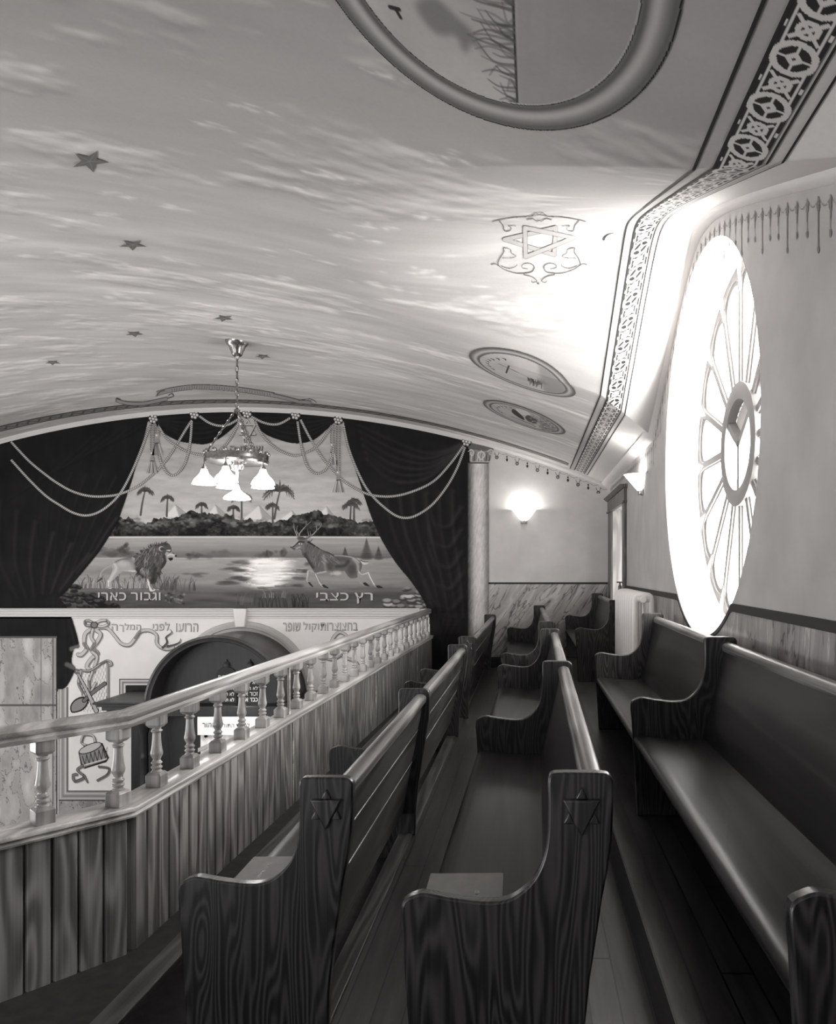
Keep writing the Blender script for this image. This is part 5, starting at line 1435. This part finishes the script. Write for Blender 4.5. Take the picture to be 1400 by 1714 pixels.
# medallions: painted moulded ring round a small scene
def medallion(label, cx, cy, a, b_, shear, scene):
    r_ = 0.009
    P = Paint(-1.02, -1.02, 1.02, 1.02, 0.006 if scene == 0 else 0.009)
    X, Y = P.grid(); R = np.hypot(X, Y)
    u = (R - 0.80) / 0.20
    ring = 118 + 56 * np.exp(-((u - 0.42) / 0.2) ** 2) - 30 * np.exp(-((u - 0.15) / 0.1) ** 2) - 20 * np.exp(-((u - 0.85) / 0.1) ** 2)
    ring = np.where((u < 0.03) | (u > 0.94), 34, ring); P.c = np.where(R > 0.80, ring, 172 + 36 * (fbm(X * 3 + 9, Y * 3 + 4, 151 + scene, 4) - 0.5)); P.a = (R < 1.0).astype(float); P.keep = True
    rr = random.Random(scene + 3)
    ins = R < 0.79
    save = P.c.copy()
    if scene == 0:
        P.poly([(0.16, -1), (1, -1), (1, 1), (0.16, 1)], 132, 0.5, 0.01); P.line([(0.16, -0.8), (0.15, 0.0), (0.16, 0.78)], 0.014, 50, smooth=True)
        for k in range(130):
            y = rr.uniform(-0.75, 0.78); l = rr.uniform(0.05, 0.36) * (1.2 - abs(y)); P.line([(0.15, y), (0.15 - l * 0.6, y + rr.uniform(-0.05, 0.03)), (0.15 - l, y + rr.uniform(-0.09, 0.05))], 0.02, rr.randint(60, 110), 0.008, 0.5)
        for k in range(5): P.line([(0.25 + 0.1 * k, -0.6), (0.22 + 0.12 * k, 0.7)], 0.03, 150, alpha=0.4, soft=0.03)
        P.poly(catmull([(-0.42, 0.30), (-0.30, 0.22), (-0.18, 0.30), (-0.10, 0.36), (-0.02, 0.50), (-0.10, 0.44), (-0.16, 0.52), (-0.20, 0.42), (-0.32, 0.44)], 4, True), 108, 0.7, 0.02)
    elif scene == 1:
        P.poly([(0.25, -1), (1, -1), (1, 1), (0.45, 1)], 136, 0.8, 0.03); P.poly([(-0.2, -0.9), (0.2, -0.9), (0.3, -0.1), (-0.15, -0.1)], 196, 0.5, 0.1)
        P.line([(-0.32, 0.30), (-0.25, -0.28)], 0.03, 56, 0.03); P.line([(-0.44, -0.18), (-0.08, -0.02)], 0.022, 66, 0.02); P.line([(-0.2, -0.1), (0.1, 0.05), (0.3, 0.0)], 0.014, 100)
        for k in range(14): x = 0.1 + 0.02 * k; P.line([(x, 0.12 + rr.uniform(-0.08, 0.08)), (x, 0.40 + rr.uniform(-0.1, 0.2))], 0.02, rr.randint(40, 90), 0.01)
        for k in range(9): a_ = -1.5 + k * 0.4; P.line([(0.3, 0.15), (0.3 + 0.2 * math.cos(a_), 0.15 - 0.3 * abs(math.sin(a_)))], 0.02, 92, 0.008, 0.7)
    else:
        P.poly(catmull([(-0.2, -0.6), (0.0, -0.75), (0.15, -0.55), (0.05, -0.3), (-0.1, -0.2)], 4, True), 200); P.poly(catmull([(-0.25, -0.5), (-0.05, -0.1), (0.0, 0.3), (-0.15, 0.2), (-0.3, -0.1)], 4, True), 60)
        P.poly(catmull([(0.1, -0.4), (0.3, -0.2), (0.28, 0.2), (0.12, 0.3), (0.02, 0.0)], 4, True), 80); P.line([(-0.3, 0.4), (0.0, 0.45), (0.2, 0.42)], 0.05, 70)
        P.poly([(0.35, -1), (1, -1), (1, 1), (0.4, 1)], 130, 0.9, 0.04)
        for k in range(120): P.ell(rr.uniform(0.15, 0.75), rr.uniform(-0.6, 0.6), 0.03, 0.03, rr.choice((80, 110, 180, 200)), 0.7, 0.02)
    for k in range(8):
        a_ = math.radians(150 + 13 * k) if scene else math.radians(146 + 12 * k)
        x, y = 0.66 * math.cos(a_), 0.62 * math.sin(a_)
        P.line([(x - 0.03, y), (x + 0.02, y)], 0.026, 44, smooth=False); P.line([(x, y), (x + 0.02, y + 0.05)], 0.02, 44, smooth=False)
    P.c = np.where(ins, P.c, save)
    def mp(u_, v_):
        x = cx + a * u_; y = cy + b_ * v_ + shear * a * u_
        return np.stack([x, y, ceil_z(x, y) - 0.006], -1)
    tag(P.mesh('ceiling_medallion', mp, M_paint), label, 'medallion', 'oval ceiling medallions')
medallion('largest oval medallion painted on the near ceiling, with a tree scene inside its ring', -0.14, 2.30, 0.60, 0.80, -0.05, 0)
medallion('oval ceiling medallion holding a small slanting cross shape, between emblem and front wall', -0.055, 7.0, 0.505, 0.52, 0.10, 1)
medallion('smallest oval ceiling medallion, coiled figure inside, closest to the front wall', -0.05, 8.98, 0.50, 0.55, 0.15, 2)

# star of David with scrolls, painted above the window side
P = Paint(818, 352, 984, 480, 0.5)
def ze(x, y): return (810 + x / 6.087, 340 + y / 6.087)
T1 = [ze(*p) for p in ((140, 370), (775, 222), (755, 558), (140, 370))]; T2 = [ze(*p) for p in ((990, 348), (385, 222), (392, 585), (990, 348))]
def inset(T, w):
    c = (sum(p[0] for p in T[:3]) / 3, sum(p[1] for p in T[:3]) / 3); return [(c[0] + (x - c[0]) * w, c[1] + (y - c[1]) * w) for x, y in T]
for T in (T1, T2):
    M_ = inset(T, 0.80); P.line(inset(T, 0.82), 8.2, 96, smooth=False); P.line(inset(T, 0.82), 6.6, 164, smooth=False)
def sc(pts, w=2.2, w1=1.0): P.line([ze(*p) for p in pts], w, 104, w1); 
for s in (1, -1):
    def q(pts): return [(565 + s * (x - 565) * 1.0, y) for x, y in pts]
    sc(q([(90, 188), (200, 165), (330, 145), (450, 140), (560, 120)]), 2.0, 1.6); sc(q([(160, 185), (200, 230), (215, 285), (270, 280), (280, 250), (250, 230), (330, 235)]), 2.4, 1.2)
    sc(q([(200, 460), (205, 500), (160, 570), (150, 630), (220, 680), (330, 715), (420, 715)]), 2.2, 1.8); sc(q([(205, 455), (270, 470), (285, 510), (330, 540), (280, 560), (190, 560)]), 2.0, 1.2)
    sc(q([(180, 640), (250, 665), (320, 650), (340, 625)]), 2.0, 1.4); sc(q([(410, 715), (490, 700), (515, 650), (470, 615), (400, 625), (395, 660), (450, 670)]), 2.6, 1.4); sc(q([(410, 730), (490, 750), (540, 790), (500, 810), (490, 790)]), 2.4, 1.4); sc(q([(440, 170), (500, 160), (540, 185), (570, 175)]), 2.4, 1.6)
    sc(q([(80, 625), (120, 620), (150, 640)]), 2.4, 1.4); sc(q([(490, 130), (530, 100), (560, 115)]), 2.2, 1.4)
P.ell(*ze(555, 818), 2.4, 2.0, 110)
tag(P.mesh('ceiling_emblem', cpx(0.004), M_paint), 'star of David with scrolls painted on the bright ceiling near the round window', 'painted emblem')
# small curl painted by the emblem
P = Paint(1004, 384, 1032, 406, 0.4); P.line([(1011, 401), (1014, 396), (1020, 392), (1030, 390)], 4.2, 60, 0.8, soft=1.0)
tag(P.mesh('ceiling_hook', cpx(0.004), M_paint), 'small dark hook mark on the bright ceiling between the emblem and the patterned band', 'hook')
# ribbon banner with lettering over the front wall
P = Paint(186, 636, 536, 684, 0.6)
def zs(x, y): return (80 + x / 3.684, 640 + y / 3.684)
def banner(pts, w):
    c = catmull(pts, 8); up = [(x, y - w / 2) for x, y in c]; dn = [(x, y + w / 2) for x, y in c]
    P.poly(up + dn[::-1], 162); P.line(up, 1.1, 74, smooth=False); P.line(dn, 1.1, 74, smooth=False)
banner([zs(*p) for p in ((670, 70), (760, 48), (900, 30), (1080, 35), (1250, 55), (1400, 80))], 8)
banner([(458, 662), (480, 667), (500, 672), (522, 674)], 6); banner([zs(*p) for p in ((420, 110), (480, 128), (580, 132), (660, 118), (740, 100))], 6)
P.line([zs(*p) for p in ((740, 100), (775, 85), (765, 70), (745, 80))], 2.0, 78); P.line([zs(*p) for p in ((420, 115), (425, 98), (450, 108))], 1.8, 78); P.line([zs(*p) for p in ((665, 90), (690, 60), (720, 50))], 1.6, 78); P.line([(500, 670), (520, 668), (530, 674)], 1.6, 84)
P.keep = True
for k in range(40):
    x = 288 + k * 4.2; y = np.interp(x, [262, 290, 324, 373, 420, 460], [659, 653, 648, 649.5, 655, 662]); P.line([(x, y - 2), (x + rs.uniform(-1, 1), y + 2)], 1.0, 112)
tag(P.mesh('painted_banner', cpx(0.006), M_paint), 'curling lettered ribbon banner painted on the ceiling above the mural', 'painted banner')
# narrow key pattern along the vault by the front wall
P = Paint(XL + 0.5, 11.28, 0.62, 11.52, 0.012, 128)
X, Y = P.grid(); k_ = np.sin(X * 2 * math.pi / 0.17) * 0.045
P.c = np.where(np.abs(Y - 11.40 - k_) < 0.022, 78, 128); P.c = np.where((Y < 11.305) | (Y > 11.495), 46, P.c)
struct(P.mesh('trim_14', ceil_map(0.005), M_paint))
# patterned band with interlaced strapwork following the right side of the vault
P = Paint(0.735, -1.5, 0.872, 11.7, 0.0042, 62)
X, Y = P.grid(); u = (X - 0.8035) / 0.066; per = 0.235; ph = (Y % per) / per
big = np.hypot(u * 0.80, (ph - 0.5) * per / 0.066 * 0.80)
s1 = np.abs(np.abs(u) - 0.66 * np.abs(np.cos(math.pi * ph)) ** 0.8) 
dia = np.abs(u) * 0.9 + np.abs(ph - 0.5) * per / 0.066 * 0.9
light = (np.abs(big - 0.74) < 0.13) | (dia < 0.42) & (dia > 0.10) | (np.abs(big - 0.45) < 0.25) & (np.minimum(np.abs(u), np.abs(ph - 0.5) * per / 0.066) < 0.07)
sm = np.hypot(u, (np.minimum(ph, 1 - ph)) * per / 0.066)
light |= (np.abs(sm - 0.42) < 0.13) | (np.abs(np.abs(u) - np.minimum(ph, 1 - ph) * per / 0.066) < 0.13) & (sm < 0.95)
light |= (np.abs(u) > 0.93) & (np.abs(np.sin(2 * math.pi * ph)) < 0.35) | (np.abs(np.abs(u) - 0.80) < 0.07) & (np.minimum(ph, 1 - ph) < 0.30)
P.c = np.where(light, 205, 46) * 1.0
struct(P.mesh('trim_15', ceil_map(0.006), M_paint))
for x0, x1, k in ((0.655, 0.667, 16), (0.722, 0.732, 17), (0.885, 0.894, 18), (0.93, 0.938, 19)):
    P = Paint(x0, -1.5, x1, 11.75, 0.004, 44)
    struct(P.mesh('trim_%d' % k, ceil_map(0.006), M_paint))
# stencilled drops below the vault on the walls
def drops(P, x, y, s, dark):
    P.line([(x, y), (x, y + 9 * s)], 1.2 * s, dark, 0.8 * s); P.ell(x, y + 9 * s, 2.0 * s, 3.0 * s, dark, 1, 0.3); P.ell(x, y + 4 * s, 1.6 * s, 1.6 * s, dark, 1, 0.3)
P = Paint(826, 740, 1016, 826, 0.4)
x = 832; k = 0
while x < 1008:
    y = ceil_py(x) + 10
    if k % 2: drops(P, x, y, 1.0, 62)
    else: P.line([(x - 4, y + 2), (x, y + 9), (x + 4, y + 2)], 1.2, 62); P.ell(x, y + 10, 3.2, 3.2, 62, 1, 0.3); P.ell(x, y + 10, 1.8, 1.8, 150, 1, 0.3)
    P.line([(x + 2, y + 1), (x + 9, y + 5), (x + 16, y + 4)], 0.9, 70); x += 17; k += 1
struct(P.mesh('trim_20', front_map(YF - 0.004), M_paint))
P = Paint(-0.5, -0.36, 11.6, -0.02, 0.006)
y = 0.0; k = 0
while y < 11.5:
    l = 0.16 + 0.07 * (k % 3 == 1)
    P.line([(y, -0.09), (y, -0.09 - l)], 0.018, 132, 0.015); P.ell(y, -0.13, 0.02, 0.03, 126, 1, 0.006); P.ell(y, -0.09 - l, 0.016, 0.022, 130, 1, 0.006); P.line([(y, -0.10), (y + 0.06, -0.13), (y + 0.12, -0.10)], 0.012, 136); y += 0.13; k += 1
struct(P.mesh('trim_21', lambda u_, v_: np.stack([np.full(np.shape(u_), XW - 0.004), u_, ceil_z(np.full(np.shape(u_), XW), u_) + v_], -1), M_paint))
